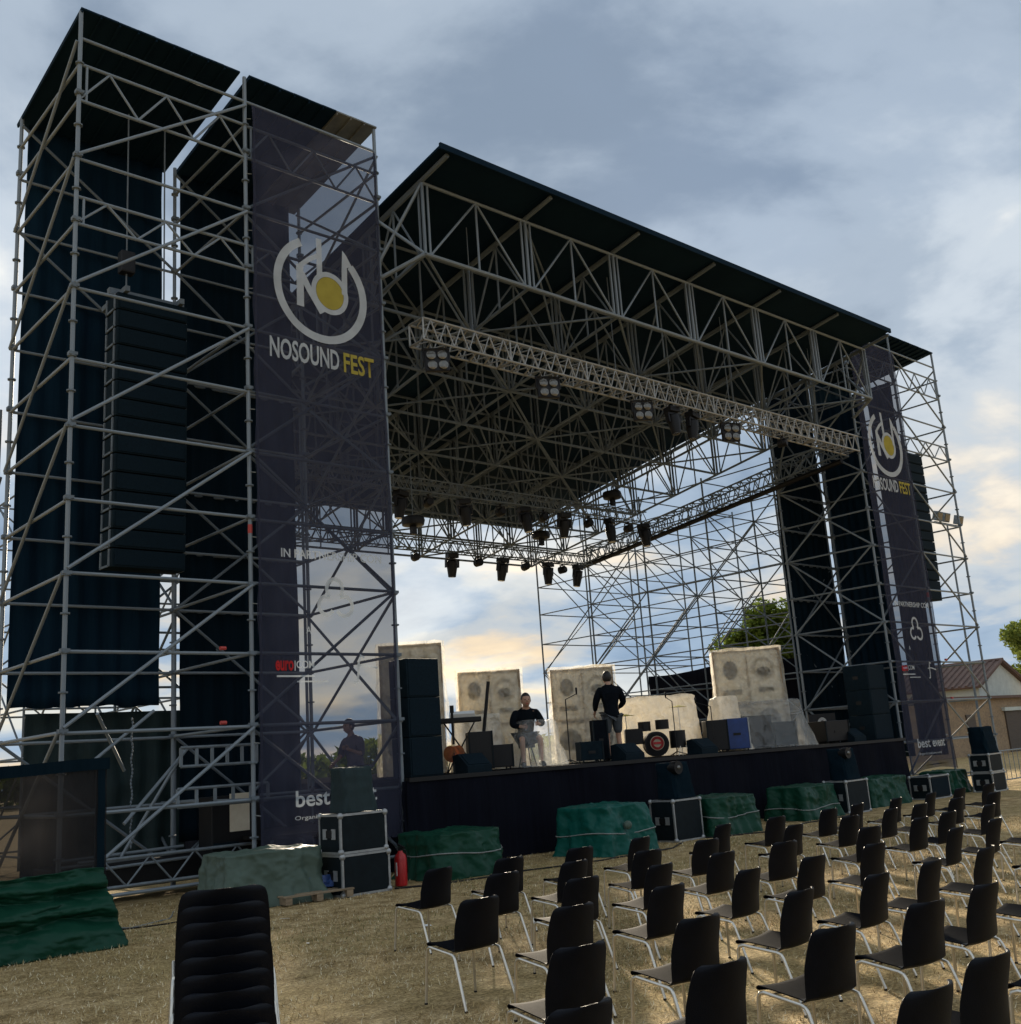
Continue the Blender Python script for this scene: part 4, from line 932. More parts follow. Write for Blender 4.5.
# ------------------------------------------------------------------ gear inside the foot of the left tower
def ladder_beam(x0, x1, y, z, h, label, mat='steel', n=9):
    t = thing('ladder_beam', label, 'beam', ((x0 + x1) / 2, y, z)); hw = (x1 - x0) / 2
    for zz in (0, h): MB().tube((-hw, 0, zz), (hw, 0, zz), 0.026).build('chord', mat, t, 40)
    for k in range(n + 1):
        xx = -hw + 2 * hw * k / n; MB().box((xx, 0, h / 2), (0.05, 0.03, h)).build('rung', mat, t)
    return t
ladder_beam(7.6, 8.95, 16.7, 2.05, 0.30, 'upper short ladder beam at the foot of the left tower', n=5)
ladder_beam(7.5, 9.1, 16.6, 1.42, 0.28, 'lower short ladder beam at the foot of the left tower', n=5)
def lattice_beam(x0, x1, y, z, h, label):
    t = thing('lattice_beam', label, 'beam', ((x0 + x1) / 2, y, z)); hw = (x1 - x0) / 2
    for zz in (0, h): MB().tube((-hw, 0, zz), (hw, 0, zz), 0.027).build('chord', 'steel', t, 40)
    n = 8
    for k in range(n): 
        a, c = -hw + 2 * hw * k / n, -hw + 2 * hw * (k + 1) / n
        MB().tube((a, 0, 0 if k % 2 == 0 else h), (c, 0, h if k % 2 == 0 else 0), 0.016).build('web', 'steel', t, 40)
    return t
lattice_beam(6.1, 9.1, 17.0, 0.30, 0.42, 'lattice beam lying low across the left tower foot')
for k in range(4):
    o = member('loose_tube', (5.9 + 0.05 * k, 17.4 + 0.12 * k, 0.55 + 0.09 * (k % 3)), (8.1, 17.5 + 0.1 * k, 0.58 + 0.09 * (k % 3)), 0.027, 'steel', None)
    tag(o, 'loose scaffold tube stored in the left tower foot, %s from the front' % ORD[k], 'tube', 'loose tubes in the tower foot')
o = MB().box((7.2, 18.0, 0.42), (2.6, 0.9, 0.42), bevel=0.03).build('gear_chest', 'black'); tag(o, 'black gear chest lying inside the left tower foot', 'chest')
t = thing('cable_rack', 'black rack with cream side panel at the foot of the left tower', 'rack', (8.75, 17.3, 0))
MB().box((0, 0, 0.78), (0.9, 0.5, 1.5), bevel=0.02).build('rack_body', 'black', t)
MB().box((0.05, -0.262, 1.25), (0.36, 0.02, 0.62)).build('side_panel', 'set', t)
for k in range(4): MB().box((-0.2, -0.26, 0.25 + 0.16 * k), (0.44, 0.02, 0.10)).build('drawer', 'speaker', t)
for (a, c, lab) in (((6.05, 16.2, 2.9), (6.75, 16.9, 2.05), 'short loose tube leaning to the right inside the tower foot'), ((6.0, 16.4, 2.15), (7.1, 16.6, 2.95), 'short loose tube leaning to the left inside the tower foot'),
                    ((6.6, 16.5, 1.25), (7.9, 17.1, 2.35), 'long slanting prop tube inside the tower foot'), ((7.0, 17.6, 0.7), (7.95, 17.3, 2.35), 'thin slanting prop tube behind the long one')):
    tag(member('prop_tube', a, c, 0.027, 'steel', None), lab, 'tube')
t = thing('chain_hoist', 'hanging chain and hook inside the outer bay of the left tower', 'hoist', (6.75, 16.6, 0.9))
for k in range(36):
    MB().lathe([(0.008, -0.028), (0.017, 0), (0.008, 0.028)], c=(0.012 * math.sin(k), 0, 0.055 * k), n=6).build('link', 'steel_dull', t, True)

# ------------------------------------------------------------------ set pieces on the stage
def disc_part(parent, name, x, z, rx, rz_, y, mat, n=28, inner=0.0):
    mb = MB()
    if inner:
        vo = [mb.bm.verts.new((x + rx * math.cos(6.28318 * k / n), y, z + rz_ * math.sin(6.28318 * k / n))) for k in range(n)]
        vi = [mb.bm.verts.new((x + rx * inner * math.cos(6.28318 * k / n), y, z + rz_ * inner * math.sin(6.28318 * k / n))) for k in range(n)]
        for k in range(n): mb.bm.faces.new((vo[k], vo[(k + 1) % n], vi[(k + 1) % n], vi[k]))
    else:
        mb.bm.faces.new([mb.bm.verts.new((x + rx * math.cos(6.28318 * k / n), y, z + rz_ * math.sin(6.28318 * k / n))) for k in range(n)])
    bmesh.ops.solidify(mb.bm, geom=mb.bm.faces[:], thickness=0.03)
    return mb.build(name, mat, parent, 35)
def set_piece(x, y, w_, h, d, rz, label, low=True, seed=1, z=DZ):
    t = thing('set_piece', label, 'set piece', (x, y, z), rz)
    MB().box((0, 0, h / 2), (w_, d, h), bevel=0.03).build('board_box', 'set', t, 30)
    f = -d / 2; e = 0.05
    for sx in (-1, 1): MB().box((sx * (w_ / 2 - e / 2), f - 0.02, h / 2), (e, 0.05, h)).build('trim', 'set_brown', t)
    MB().box((0, f - 0.02, h - e / 2), (w_ - 2 * e, 0.05, e)).build('trim', 'set_brown', t)
    MB().box((0, f - 0.015, h * 0.62), (0.03, 0.04, h * 0.66)).build('trim', 'set_brown', t)
    q = w_ / 4
    disc_part(t, 'dark_oval', -q, h * 0.80, w_ * 0.105, h * 0.095, f - 0.008, 'set_dark')
    disc_part(t, 'pale_ring', q * 0.95, h * 0.80, w_ * 0.17, h * 0.115, f - 0.012, 'set', inner=0.7)
    disc_part(t, 'dark_oval', q * 0.95, h * 0.76, w_ * 0.11, h * 0.055, f - 0.008, 'set_dark')
    MB().box((-q, f - 0.012, h * 0.575), (w_ * 0.28, 0.03, h * 0.05), bevel=0.01).build('dark_bar', 'set_dark', t)
    MB().box((q, f - 0.012, h * 0.585), (w_ * 0.22, 0.03, h * 0.045), bevel=0.01).build('dark_bar', 'set_dark', t)
    MB().box((0, f - 0.018, h * 0.45), (w_ - 2 * e, 0.045, 0.05)).build('trim', 'set_brown', t)
    def wrapf(u, v):
        sx_ = (u - 0.5) * (w_ + 0.14 + 0.10 * v * v + 0.06 * fbm(v * 5, u * 2, seed + 4)); bul = 0.06 * fbm(u * 5, v * 5, seed, 5) + 0.05 * (noise.ridged_multi_fractal(Vector((u * 3 + v, v * 3.2 - u, seed)), 1.0, 2.1, 4, 1.0, 2.0) - 1.2)
        return (sx_, f - 0.13 + bul - 0.10 * v * v + 0.16 * abs(2 * u - 1) ** 6, 0.02 + (h + 0.03) * (1 - v) + 0.03 * fbm(u * 5, 0, seed))
    me_obj('plastic_wrap', grid_mesh('plastic_wrap', wrapf, 70, 90, 'wrap', True), t)
    if low:
        MB().box((-q * 0.8, f - 0.012, h * 0.43), (w_ * 0.36, 0.03, h * 0.03)).build('dark_bar', 'set_dark', t)
        disc_part(t, 'dark_oval', -q, h * 0.24, w_ * 0.17, h * 0.115, f - 0.010, 'set_dark')
        disc_part(t, 'dark_oval', q, h * 0.26, w_ * 0.17, h * 0.14, f - 0.010, 'set_dark')
    return t
set_piece(13.75, 18.7, 1.35, 2.75, 0.5, R(-38), 'cream set board half hidden behind the left corner speaker', seed=1)
set_piece(15.75, 18.5, 1.40, 2.16, 0.55, R(-36), 'cream set board between left corner speaker and seated person', low=False, seed=2)
set_piece(18.45, 18.2, 1.50, 2.20, 0.55, R(-42), 'cream set board with round holes behind the standing person', seed=3)
set_piece(24.0, 17.4, 1.80, 2.62, 0.6, R(-46), 'tall cream set board wrapped in plastic near the right stage end', seed=4)
def plastic_drape(name, label, x, y, w_, d, h, seed, rz, mat, flare=0.3, z=DZ, parent=None):
    t = me_obj(name, grid_mesh(name, drape(w_, d, h, seed, flare, 9), 90, 34, mat, True, closed_u=True)); t.location = (x, y, z + 0.004); t.rotation_euler = (0, 0, rz)
    return tag(t, label, 'plastic sheet')
plastic_drape('plastic_sheet', 'clear plastic sheet draped over the gear before the tall set board', 23.85, 16.85, 1.75, 0.8, 1.2, 11, R(-42), 'plastic', 0.35)
plastic_drape('plastic_sheet', 'clear plastic sheet over gear beside the seated person', 15.35, 16.6, 0.75, 0.6, 0.92, 12, R(-20), 'plastic', 0.2)
plastic_drape('milky_cover', 'milky plastic cover over gear behind the drum kit', 20.6, 17.9, 2.1, 1.0, 1.45, 13, R(-40), 'plastic_white', 0.1)
plastic_drape('milky_cover', 'milky plastic cover hanging right of the tall set board', 25.25, 17.9, 0.8, 0.8, 1.75, 14, R(-30), 'plastic_white', 0.12)
plastic_drape('milky_cover', 'milky plastic cover between the blue case and tall set board', 22.45, 17.1, 0.55, 0.6, 1.35, 15, R(-30), 'plastic_white', 0.25)
plastic_drape('milky_cover', 'milky plastic cover at the foot of the left set board', 14.75, 17.8, 1.0, 0.6, 1.15, 16, R(-36), 'plastic_white', 0.08)

# ------------------------------------------------------------------ band gear
def rack_case(x, y, w_, d, h, label, mat='black', rz=R(-20), z=DZ, edge='case'):
    t = thing('gear_case', label, 'case', (x, y, z), rz)
    MB().box((0, 0, h / 2 + 0.05), (w_, d, h), bevel=0.015).build('case_body', mat, t)
    for sx in (-1, 1): MB().box((sx * w_ / 2, -d / 2, h / 2 + 0.05), (0.03, 0.03, h + 0.01)).build('edge_profile', edge, t)
    MB().box((0, -d / 2 - 0.004, h * 0.55), (w_ * 0.3, 0.012, 0.06)).build('handle', 'black', t)
    for sx in (-1, 1):
        for sy in (-1, 1): MB().lathe([(0.03, -0.012), (0.03, 0.012)], c=(sx * (w_ / 2 - 0.06), sy * (d / 2 - 0.06), 0.03), n=10, axis='X').build('castor', 'black', t)
    return t
rack_case(22.05, 16.55, 0.62, 0.6, 0.74, 'blue sided case right of the drum kit', 'blue', R(-40), edge='case_edge')
rack_case(21.35, 16.6, 0.50, 0.6, 0.72, 'black case left of the blue sided case', 'black', R(-40))
rack_case(13.75, 16.55, 0.46, 0.45, 0.72, 'small black upright case beside the amber guitar', 'black', R(-30))
rack_case(14.35, 16.9, 0.8, 0.5, 0.45, 'low black case under the milky cover at left', 'black', R(-30))
rack_case(16.9, 16.6, 0.5, 0.45, 0.40, 'grey draped case right of the seated person', 'speaker', R(-30))
rack_case(26.2, 16.5, 0.9, 0.7, 0.55, 'long black case before the right corner speaker', 'black', R(-10))
t = thing('keyboard_stand', 'keyboard with a dark cover on a stand at stage left', 'keyboard', (13.45, 16.75, DZ), R(-35))
MB().box((0, 0, 1.02), (0.85, 0.34, 0.10), bevel=0.02).build('keyboard_body', 'black', t)
MB().box((0.05, -0.1, 1.12), (0.5, 0.12, 0.10), Quaternion((1, 0, 0), 0.5)).build('score_sheet', 'white', t)
for s in (-1, 1):
    MB().tube((s * 0.3, -0.15, 0.0), (-s * 0.3, 0.1, 0.97), 0.016).build('leg', 'black', t)
MB().tube((0.4, 0, 0.3), (0.62, -0.02, 1.75), 0.035).build('mast', 'black', t)
t = thing('guitar', 'amber guitar leaning on a stand at the stage edge', 'guitar', (12.95, 16.35, DZ), R(-40))
g = MB(); pts = []
for k in range(40):
    a = 6.28318 * k / 40; rr = 0.17 + 0.045 * math.cos(2 * a) - 0.03 * math.sin(a); pts.append((rr * math.cos(a) * 0.95, rr * math.sin(a) * 1.2 + 0.40))
f = g.bm.faces.new([g.bm.verts.new((px, 0.0, pz)) for px, pz in pts]); bmesh.ops.solidify(g.bm, geom=[f], thickness=0.07); g.build('body', 'guitar', t, 35)
MB().box((0, 0.0, 0.86), (0.05, 0.03, 0.62)).build('neck', 'black', t); MB().box((0, 0.0, 1.22), (0.08, 0.025, 0.14)).build('headstock', 'black', t)
MB().tube((-0.16, 0.15, 0), (0, 0.06, 0.5), 0.012).tube((0.16, 0.15, 0), (0, 0.06, 0.5), 0.012).tube((0, -0.16, 0.02), (0, 0.06, 0.5), 0.012).build('stand', 'black', t)
# drum kit
P = at_y(655, 735, 16.75)
t = thing('drum_kit', 'black drum kit with a round red emblem on the bass drum', 'drum kit', (P.x, P.y, DZ), R(-42))
bd = MB().lathe([(0.26, -0.24), (0.285, -0.235), (0.285, 0.235), (0.26, 0.24)], c=(0, 0, 0.30), n=28, axis='Y').build('bass_drum', 'black', t, 35)
disc_part(bd, 'drum_head', 0, 0.30, 0.25, 0.25, -0.246, 'black')
disc_part(bd, 'emblem_disc', 0, 0.32, 0.165, 0.165, -0.280, 'set')
disc_part(bd, 'emblem_ring', 0, 0.32, 0.15, 0.15, -0.292, 'red', inner=0.62)
MB().box((0, -0.30, 0.32), (0.18, 0.012, 0.05)).build('emblem_bar', 'red', bd)
for x, z, r_ in ((-0.22, 0.72, 0.15), (0.2, 0.74, 0.16)):
    MB().lathe([(r_, -0.11), (r_, 0.11)], c=(x, 0.1, z), n=20).build('tom', 'black', t, 35)
MB().lathe([(0.19, -0.2), (0.19, 0.2)], c=(0.55, 0.2, 0.38), n=20).build('floor_tom', 'black', t, 35)
MB().box((-0.5, 0.0, 0.5), (0.42, 0.3, 0.36), bevel=0.02).build('drum_case', 'black', t)
for x, y, z in ((-0.62, 0.3, 1.0), (0.62, 0.1, 1.12)):
    c = MB().lathe([(0.22, 0), (0.05, 0.03), (0.01, 0.04)], c=(x, y, z), n=20).build('cymbal', 'yellow', t, 35)
    MB().tube((x, y, 0), (x, y, z), 0.012).tube((x, y, 0.35), (x + 0.22, y, 0), 0.01).tube((x, y, 0.35), (x - 0.15, y + 0.18, 0), 0.01).tube((x, y, 0.35), (x - 0.12, y - 0.2, 0), 0.01).build('cymbal_stand', 'chrome', c)
# microphone stands
for i, (x, y, h, lab) in enumerate(((16.05, 16.35, 1.35, 'microphone stand in front of the seated person'), (19.6, 16.4, 1.25, 'microphone stand left of the drum kit'), (20.9, 16.3, 1.1, 'short microphone stand before the black case'))):
    t = thing('microphone_stand', lab, 'stand', (x, y, DZ), i * 1.1)
    MB().tube((0, 0, 0.05), (0, 0, h), 0.012).build('pole', 'black', t); MB().tube((0, 0, h), (0.35, 0, h + 0.12), 0.009).build('boom', 'black', t)
    MB().lathe([(0.012, 0), (0.024, 0.10), (0.022, 0.15)], c=(0.35, 0, h + 0.10), n=10).build('microphone', 'black', t, True)
    for k in range(3): a = 2.094 * k; MB().tube((0, 0, 0.10), (0.28 * math.cos(a), 0.28 * math.sin(a), 0.01), 0.01).build('leg', 'black', t)
# low wedge monitors along the stage edge
for i, (x, lab) in enumerate(((13.2, 'wedge monitor at the stage edge before the guitar'), (17.6, 'wedge monitor at the feet of the standing person'), (20.2, 'wedge monitor at the stage edge before the drum kit'), (26.8, 'wedge monitor at the right end of the stage edge'))):
    t = thing('wedge_monitor', lab, 'speaker', (x, 16.12, DZ), R(180))
    mb = MB(); prof = [(-0.22, 0), (0.22, 0), (0.22, 0.13), (-0.06, 0.36), (-0.22, 0.33)]
    a = [mb.bm.verts.new((-0.3, py, pz)) for py, pz in prof]; c = [mb.bm.verts.new((0.3, py, pz)) for py, pz in prof]
    mb.bm.faces.new(a); mb.bm.faces.new(c[::-1])
    for k in range(5): mb.bm.faces.new((a[k], c[k], c[(k + 1) % 5], a[(k + 1) % 5]))
    mb.build('cabinet', 'speaker', t)
    MB().box((0, 0.085, 0.25), (0.5, 0.30, 0.01), Quaternion((1, 0, 0), -0.69)).build('grille', 'grille', t)
# life ring shaped sign near the right corner
t = thing('round_sign', 'small dark board with a white ring left of the right corner speaker', 'sign', (26.6, 16.9, DZ), R(-45))
MB().box((0, 0, 0.42), (0.75, 0.05, 0.8)).build('board', 'black', t); disc_part(t, 'ring', 0, 0.5, 0.15, 0.22, -0.032, 'white', inner=0.62)

rack_case(23.6, 17.0, 0.7, 0.5, 0.8, 'dark amplifier under the clear plastic by the tall set board, left one', 'black', R(-40))
rack_case(24.15, 16.6, 0.6, 0.5, 0.6, 'dark amplifier under the clear plastic by the tall set board, right one', 'speaker', R(-30))
# ------------------------------------------------------------------ people
def skin_mesh(name, nodes, edges, mat, parent, root, sub=2):
    ks = list(nodes); me = bpy.data.meshes.new(name); me.from_pydata([nodes[k][0] for k in ks], [], [(ks.index(a), ks.index(c)) for a, c in edges])
    o = bpy.data.objects.new(name, me); col.objects.link(o); me.materials.append(M[mat])
    mod = o.modifiers.new('skin', 'SKIN'); mod.use_smooth_shade = True; mod.branch_smoothing = 0.6
    for i, k in enumerate(ks):
        r = nodes[k][1]; sv = me.skin_vertices[0].data[i]; sv.radius = (r, r) if isinstance(r, (int, float)) else r; sv.use_root = (k == root)
    o.modifiers.new('sub', 'SUBSURF').levels = sub; o.modifiers['sub'].render_levels = sub
    o.parent = parent; return o
def person(label, loc, rz, J, top, legs, scale=1.0, shorts=True):
    """J: joint name -> position, standing or seated"""
    t = thing('person', label, 'person', loc, rz); t.scale = (scale,) * 3
    V = {k: Vector(v) for k, v in J.items()}
    n = {'pelvis': (V['pelvis'], 0.12), 'spine': (V['spine'], 0.105), 'chest': (V['chest'], 0.12), 'neck': (V['neck'], 0.055), 'skull': (V['head'] - Vector((0, 0, 0.02)), 0.07)}
    e = [('pelvis', 'spine'), ('spine', 'chest'), ('chest', 'neck'), ('neck', 'skull')]
    for s in 'LR':
        n.update({'sh' + s: (V['sh' + s], 0.06), 'el' + s: (V['el' + s], 0.043), 'wr' + s: (V['wr' + s], 0.029), 'pa' + s: (V['wr' + s] + (V['wr' + s] - V['el' + s]).normalized() * 0.08, (0.036, 0.018))})
        n.update({'hi' + s: (V['hi' + s], 0.085), 'kn' + s: (V['kn' + s], 0.056), 'ca' + s: (V['kn' + s].lerp(V['an' + s], 0.3), 0.054), 'an' + s: (V['an' + s], 0.036), 'to' + s: (V['to' + s], 0.034)})
        e += [('chest', 'sh' + s), ('sh' + s, 'el' + s), ('el' + s, 'wr' + s), ('wr' + s, 'pa' + s), ('pelvis', 'hi' + s), ('hi' + s, 'kn' + s), ('kn' + s, 'ca' + s), ('ca' + s, 'an' + s), ('an' + s, 'to' + s)]
    body = skin_mesh('body', n, e, 'skin', t, 'pelvis')
    for s in 'LR':       # five fingers per hand
        d = (V['wr' + s] - V['el' + s]).normalized(); sd = d.cross(Vector((1, 0.2, 0.1))).normalized(); base = V['wr' + s] + d * 0.085
        mb = MB()
        for k in range(4):
            p0 = base + sd * (k - 1.5) * 0.019; ln = (0.07, 0.08, 0.075, 0.06)[k]
            mb.path([p0, p0 + d * ln * 0.5, p0 + d * ln * 0.85 + sd.cross(d) * 0.025], [0.009, 0.009, 0.007], 6)
        mb.path([V['wr' + s] + d * 0.03 + sd * -0.025, V['wr' + s] + d * 0.07 + sd * -0.055, V['wr' + s] + d * 0.10 + sd * -0.058], [0.011, 0.010, 0.008], 6)
        mb.build('fingers', 'skin', body, True)
    nn = {'waist': (V['pelvis'] + Vector((0, 0, -0.02)), 0.18), 'spine': (V['spine'], 0.18), 'chest': (V['chest'], 0.215), 'neck': (V['neck'].lerp(V['chest'], 0.05), 0.08)}
    nn['hem'] = (V['pelvis'].lerp(V['spine'], -0.75), 0.195)
    ee = [('hem', 'waist'), ('waist', 'spine'), ('spine', 'chest'), ('chest', 'neck')]
    for s in 'LR':
        nn.update({'sh' + s: (V['sh' + s], 0.10), 'el' + s: (V['el' + s], 0.072), 'cu' + s: (V['el' + s].lerp(V['wr' + s], 0.85 if top == 'jacket' else 0.05), 0.044)})
        ee += [('chest', 'sh' + s), ('sh' + s, 'el' + s), ('el' + s, 'cu' + s)]
    skin_mesh('jacket' if top == 'jacket' else 'shirt', nn, ee, top, t, 'spine')
    nn = {'pelvis': (V['pelvis'] + Vector((0, 0, 0.06)), 0.17)}; ee = []
    for s in 'LR':
        fr = 1.0 if shorts else 1.0
        nn.update({'hi' + s: (V['hi' + s], 0.125), 'kn' + s: (V['hi' + s].lerp(V['kn' + s], 0.92), 0.088)}); ee += [('pelvis', 'hi' + s), ('hi' + s, 'kn' + s)]
        if not shorts: nn['an' + s] = (V['kn' + s].lerp(V['an' + s], 0.92), 0.065); ee.append(('kn' + s, 'an' + s))
    skin_mesh('shorts' if shorts else 'trousers', nn, ee, legs, t, 'pelvis')
    for s in 'LR':
        MB().path([V['an' + s] + Vector((0, -0.05, -0.02)), V['an' + s].lerp(V['to' + s], 0.6) + Vector((0, 0, -0.005)), V['to' + s] + Vector((0, 0.03, 0))], [0.045, 0.05, 0.036], 10).build('shoe', 'black', t, True)
    h = MB(); h.sphere(V['head'], 0.105, (0.80, 0.95, 1.18), 18, 14); hd = h.build('head', 'skin', t, True)
    MB().lathe([(0.02, -0.012), (0.012, 0.025)], c=V['head'] + Vector((0, 0.10, -0.01)), n=8, axis='Y').build('nose', 'skin', hd, True)
    for s in (-1, 1):
        MB().sphere(V['head'] + Vector((s * 0.086, 0.0, -0.005)), 0.028, (0.4, 0.8, 1.1), 8, 6).build('ear', 'skin', hd, True)
        MB().sphere(V['head'] + Vector((s * 0.033, 0.089, 0.012)), 0.011, (1.2, 0.6, 0.8), 8, 6).build('eye', 'hair', hd, True)
    MB().box(V['head'] + Vector((0, 0.092, -0.062)), (0.045, 0.012, 0.010)).build('mouth', 'red', hd)
    hr = MB(); hr.sphere(V['head'] + Vector((0, -0.018, 0.022)), 0.113, (0.84, 0.95, 1.12), 18, 14)
    cut = [v for v in hr.bm.verts if v.co.y > V['head'].y + 0.055 and v.co.z < V['head'].z + 0.055]
    bmesh.ops.delete(hr.bm, geom=cut, context='VERTS'); hr.build('hair', 'hair', t, True)
    return t
stand = dict(pelvis=(0, 0, 0.95), spine=(0, 0.0, 1.14), chest=(0, 0.05, 1.36), neck=(0, 0.10, 1.54), head=(0, 0.15, 1.665),
             shL=(-0.20, 0.06, 1.44), elL=(-0.30, 0.08, 1.17), wrL=(-0.28, 0.26, 0.98), shR=(0.20, 0.06, 1.44), elR=(0.31, 0.10, 1.16), wrR=(0.24, 0.30, 1.04),
             hiL=(-0.10, 0, 0.88), knL=(-0.13, 0.03, 0.49), anL=(-0.14, -0.04, 0.09), toL=(-0.16, 0.13, 0.045), hiR=(0.10, 0, 0.88), knR=(0.12, 0.06, 0.49), anR=(0.13, 0.01, 0.09), toR=(0.16, 0.18, 0.045))
P = at_y(615, 750, 16.55)
person('standing person in black jacket and grey shorts, seen from behind on stage', (P.x, P.y, DZ), R(-30), stand, 'jacket', 'shorts', 1.10)
b_ = rack_case(P.x - 0.42, P.y + 0.05, 0.32, 0.3, 0.85, 'dark upright bag beside the standing person', 'jacket', R(-30))
b_['category'] = 'bag'; b_.name = 'gear_bag'
sit = dict(pelvis=(0, 0, 0.55), spine=(0, 0.03, 0.74), chest=(0, 0.10, 0.95), neck=(0, 0.17, 1.11), head=(0, 0.21, 1.23),
           shL=(-0.20, 0.11, 1.02), elL=(-0.28, 0.22, 0.78), wrL=(-0.16, 0.44, 0.78), shR=(0.20, 0.11, 1.02), elR=(0.29, 0.20, 0.78), wrR=(0.15, 0.42, 0.74),
           hiL=(-0.10, 0.05, 0.53), knL=(-0.17, 0.44, 0.52), anL=(-0.17, 0.42, 0.09), toL=(-0.18, 0.58, 0.045), hiR=(0.10, 0.05, 0.53), knR=(0.17, 0.44, 0.52), anR=(0.17, 0.40, 0.09), toR=(0.19, 0.56, 0.045))
P = at_y(527, 750, 16.9)
person('seated person in a dark shirt working behind clear plastic on stage', (P.x, P.y, DZ), R(150), sit, 'jacket', 'shorts', 1.12)
t = thing('gear_stool', 'low black stool under the seated person', 'stool', (P.x, P.y, DZ), 0)
MB().lathe([(0.17, 0.40), (0.18, 0.42), (0.17, 0.47)], n=20).build('seat', 'black', t, 40)
for k in range(4): a = 1.571 * k + 0.5; MB().tube((0.10 * math.cos(a), 0.10 * math.sin(a), 0.40), (0.2 * math.cos(a), 0.2 * math.sin(a), 0), 0.013).build('leg', 'black', t)
P = at_y(356, 760, 17.3)
st2 = dict(stand); st2['wrL'] = (-0.22, 0.3, 1.25); st2['elL'] = (-0.3, 0.1, 1.16)
person('person in a mauve shirt seen through the left banner', (P.x, P.y, 0.86), R(95), st2, 'shirt', 'jacket', 1.05, shorts=False)
t = thing('side_landing', 'low scaffold landing beside the stage behind the left banner', 'landing', (10.0, 17.3, 0))
for k in range(5): MB().box((0, -1.0 + 0.5 * k, 0.82), (2.3, 0.48, 0.06)).build('plank', 'deck', t)
for sx in (-1, 1):
    for sy in (-1, 1): MB().tube((sx * 1.0, sy * 1.0, 0), (sx * 1.0, sy * 1.0, 0.8), 0.03).build('leg', 'steel', t)
# ------------------------------------------------------------------ chairs
def shell_fn(prof, w0, w1, rc):
    n = len(prof)
    def fn(u, v):
        f = v * (n - 1); i = min(int(f), n - 2); q = f - i
        y = prof[i][0] * (1 - q) + prof[i + 1][0] * q; z = prof[i][1] * (1 - q) + prof[i + 1][1] * q; w_ = prof[i][2] * (1 - q) + prof[i + 1][2] * q
        s = 2 * u - 1; return s * w_, y, z, s
    return fn
SEAT = [(0.226, 0.418, 0.204), (0.234, 0.428, 0.209), (0.214, 0.438, 0.214), (0.10, 0.428, 0.217), (-0.03, 0.412, 0.216), (-0.09, 0.404, 0.215)]
BACK = [(-0.0902, 0.4038, 0.215), (-0.140, 0.402, 0.216), (-0.174, 0.424, 0.218), (-0.194, 0.49, 0.221), (-0.218, 0.58, 0.220), (-0.245, 0.67, 0.214), (-0.267, 0.738, 0.206), (-0.278, 0.771, 0.194), (-0.282, 0.785, 0.174), (-0.284, 0.792, 0.14)]
sf, bf = shell_fn(SEAT, 0, 0, 0), shell_fn(BACK, 0, 0, 0)
def seat_pt(u, v):
    x, y, z, s = sf(u, v); return (x, y, z + 0.016 * s * s - 0.004)
def back_pt(u, v):
    x, y, z, s = bf(u, v); return (x, y + 0.065 * s * s * min(1, v * 2.2), z + (0.016 * s * s - 0.004) * max(0, 1 - v * 4))
CH = {'seat': grid_mesh('seat', seat_pt, 13, 14, 'chair', True, 0.007), 'back': grid_mesh('backrest', back_pt, 15, 24, 'chair_back', True, 0.007)}
for me_ in CH.values(): me_.set_sharp_from_angle(angle=R(38))
def leg_mesh(s, front):
    if front: pts = [(s * 0.226, 0.165, 0.424), (s * 0.228, 0.196, 0.416), (s * 0.230, 0.208, 0.39), (s * 0.248, 0.228, 0.012)]
    else: pts = [(s * 0.226, -0.105, 0.392), (s * 0.228, -0.138, 0.383), (s * 0.230, -0.155, 0.355), (s * 0.248, -0.285, 0.012)]
    b = MB(); b.path(pts, 0.0115, 8); return b.mesh('leg', 'chrome', 50)
LEG = {(s, f): leg_mesh(s, f) for s in (-1, 1) for f in (True, False)}
b = MB(); b.path([(0, 0.167, 0.016), (0, -0.107, -0.0165)], 0.0112, 8); RAIL = b.mesh('seat_rail', 'chrome', 50)
b = MB(); b.lathe([(0.009, 0.0), (0.0135, 0.002), (0.013, 0.014)], n=8); FOOT = b.mesh('foot_cap', 'black', 40)
b = MB(); b.tube((-0.226, 0, 0), (0.226, 0, 0), 0.008, n=6); XBAR = b.mesh('crossbar', 'chrome', 50)
def chair():
    t = thing('stacking_chair', 'x', 'chair')
    me_obj('seat', CH['seat'], t); me_obj('backrest', CH['back'], t)
    for (s, f), me in LEG.items():
        l = me_obj('leg', me, t); c = me_obj('foot_cap', FOOT, l); c.location = (s * 0.248, 0.228 if f else -0.285, 0.0)
    for s in (-1, 1): r = me_obj('seat_rail', RAIL, t); r.location = (s * 0.226, 0, 0.4085)
    for y_, z_ in ((0.12, 0.412), (-0.08, 0.390)): q = me_obj('crossbar', XBAR, t); q.location = (0, y_, z_)
    return t
chair0 = chair(); first = [True]
def place(x, y, rz, label, group, z=0.0, tilt=0.0):
    o = chair0 if first[0] else copy_tree(chair0); first[0] = False
    o.location = (x, y, z); o.rotation_euler = (tilt, 0, rz); o['label'] = label; o['group'] = group; return o
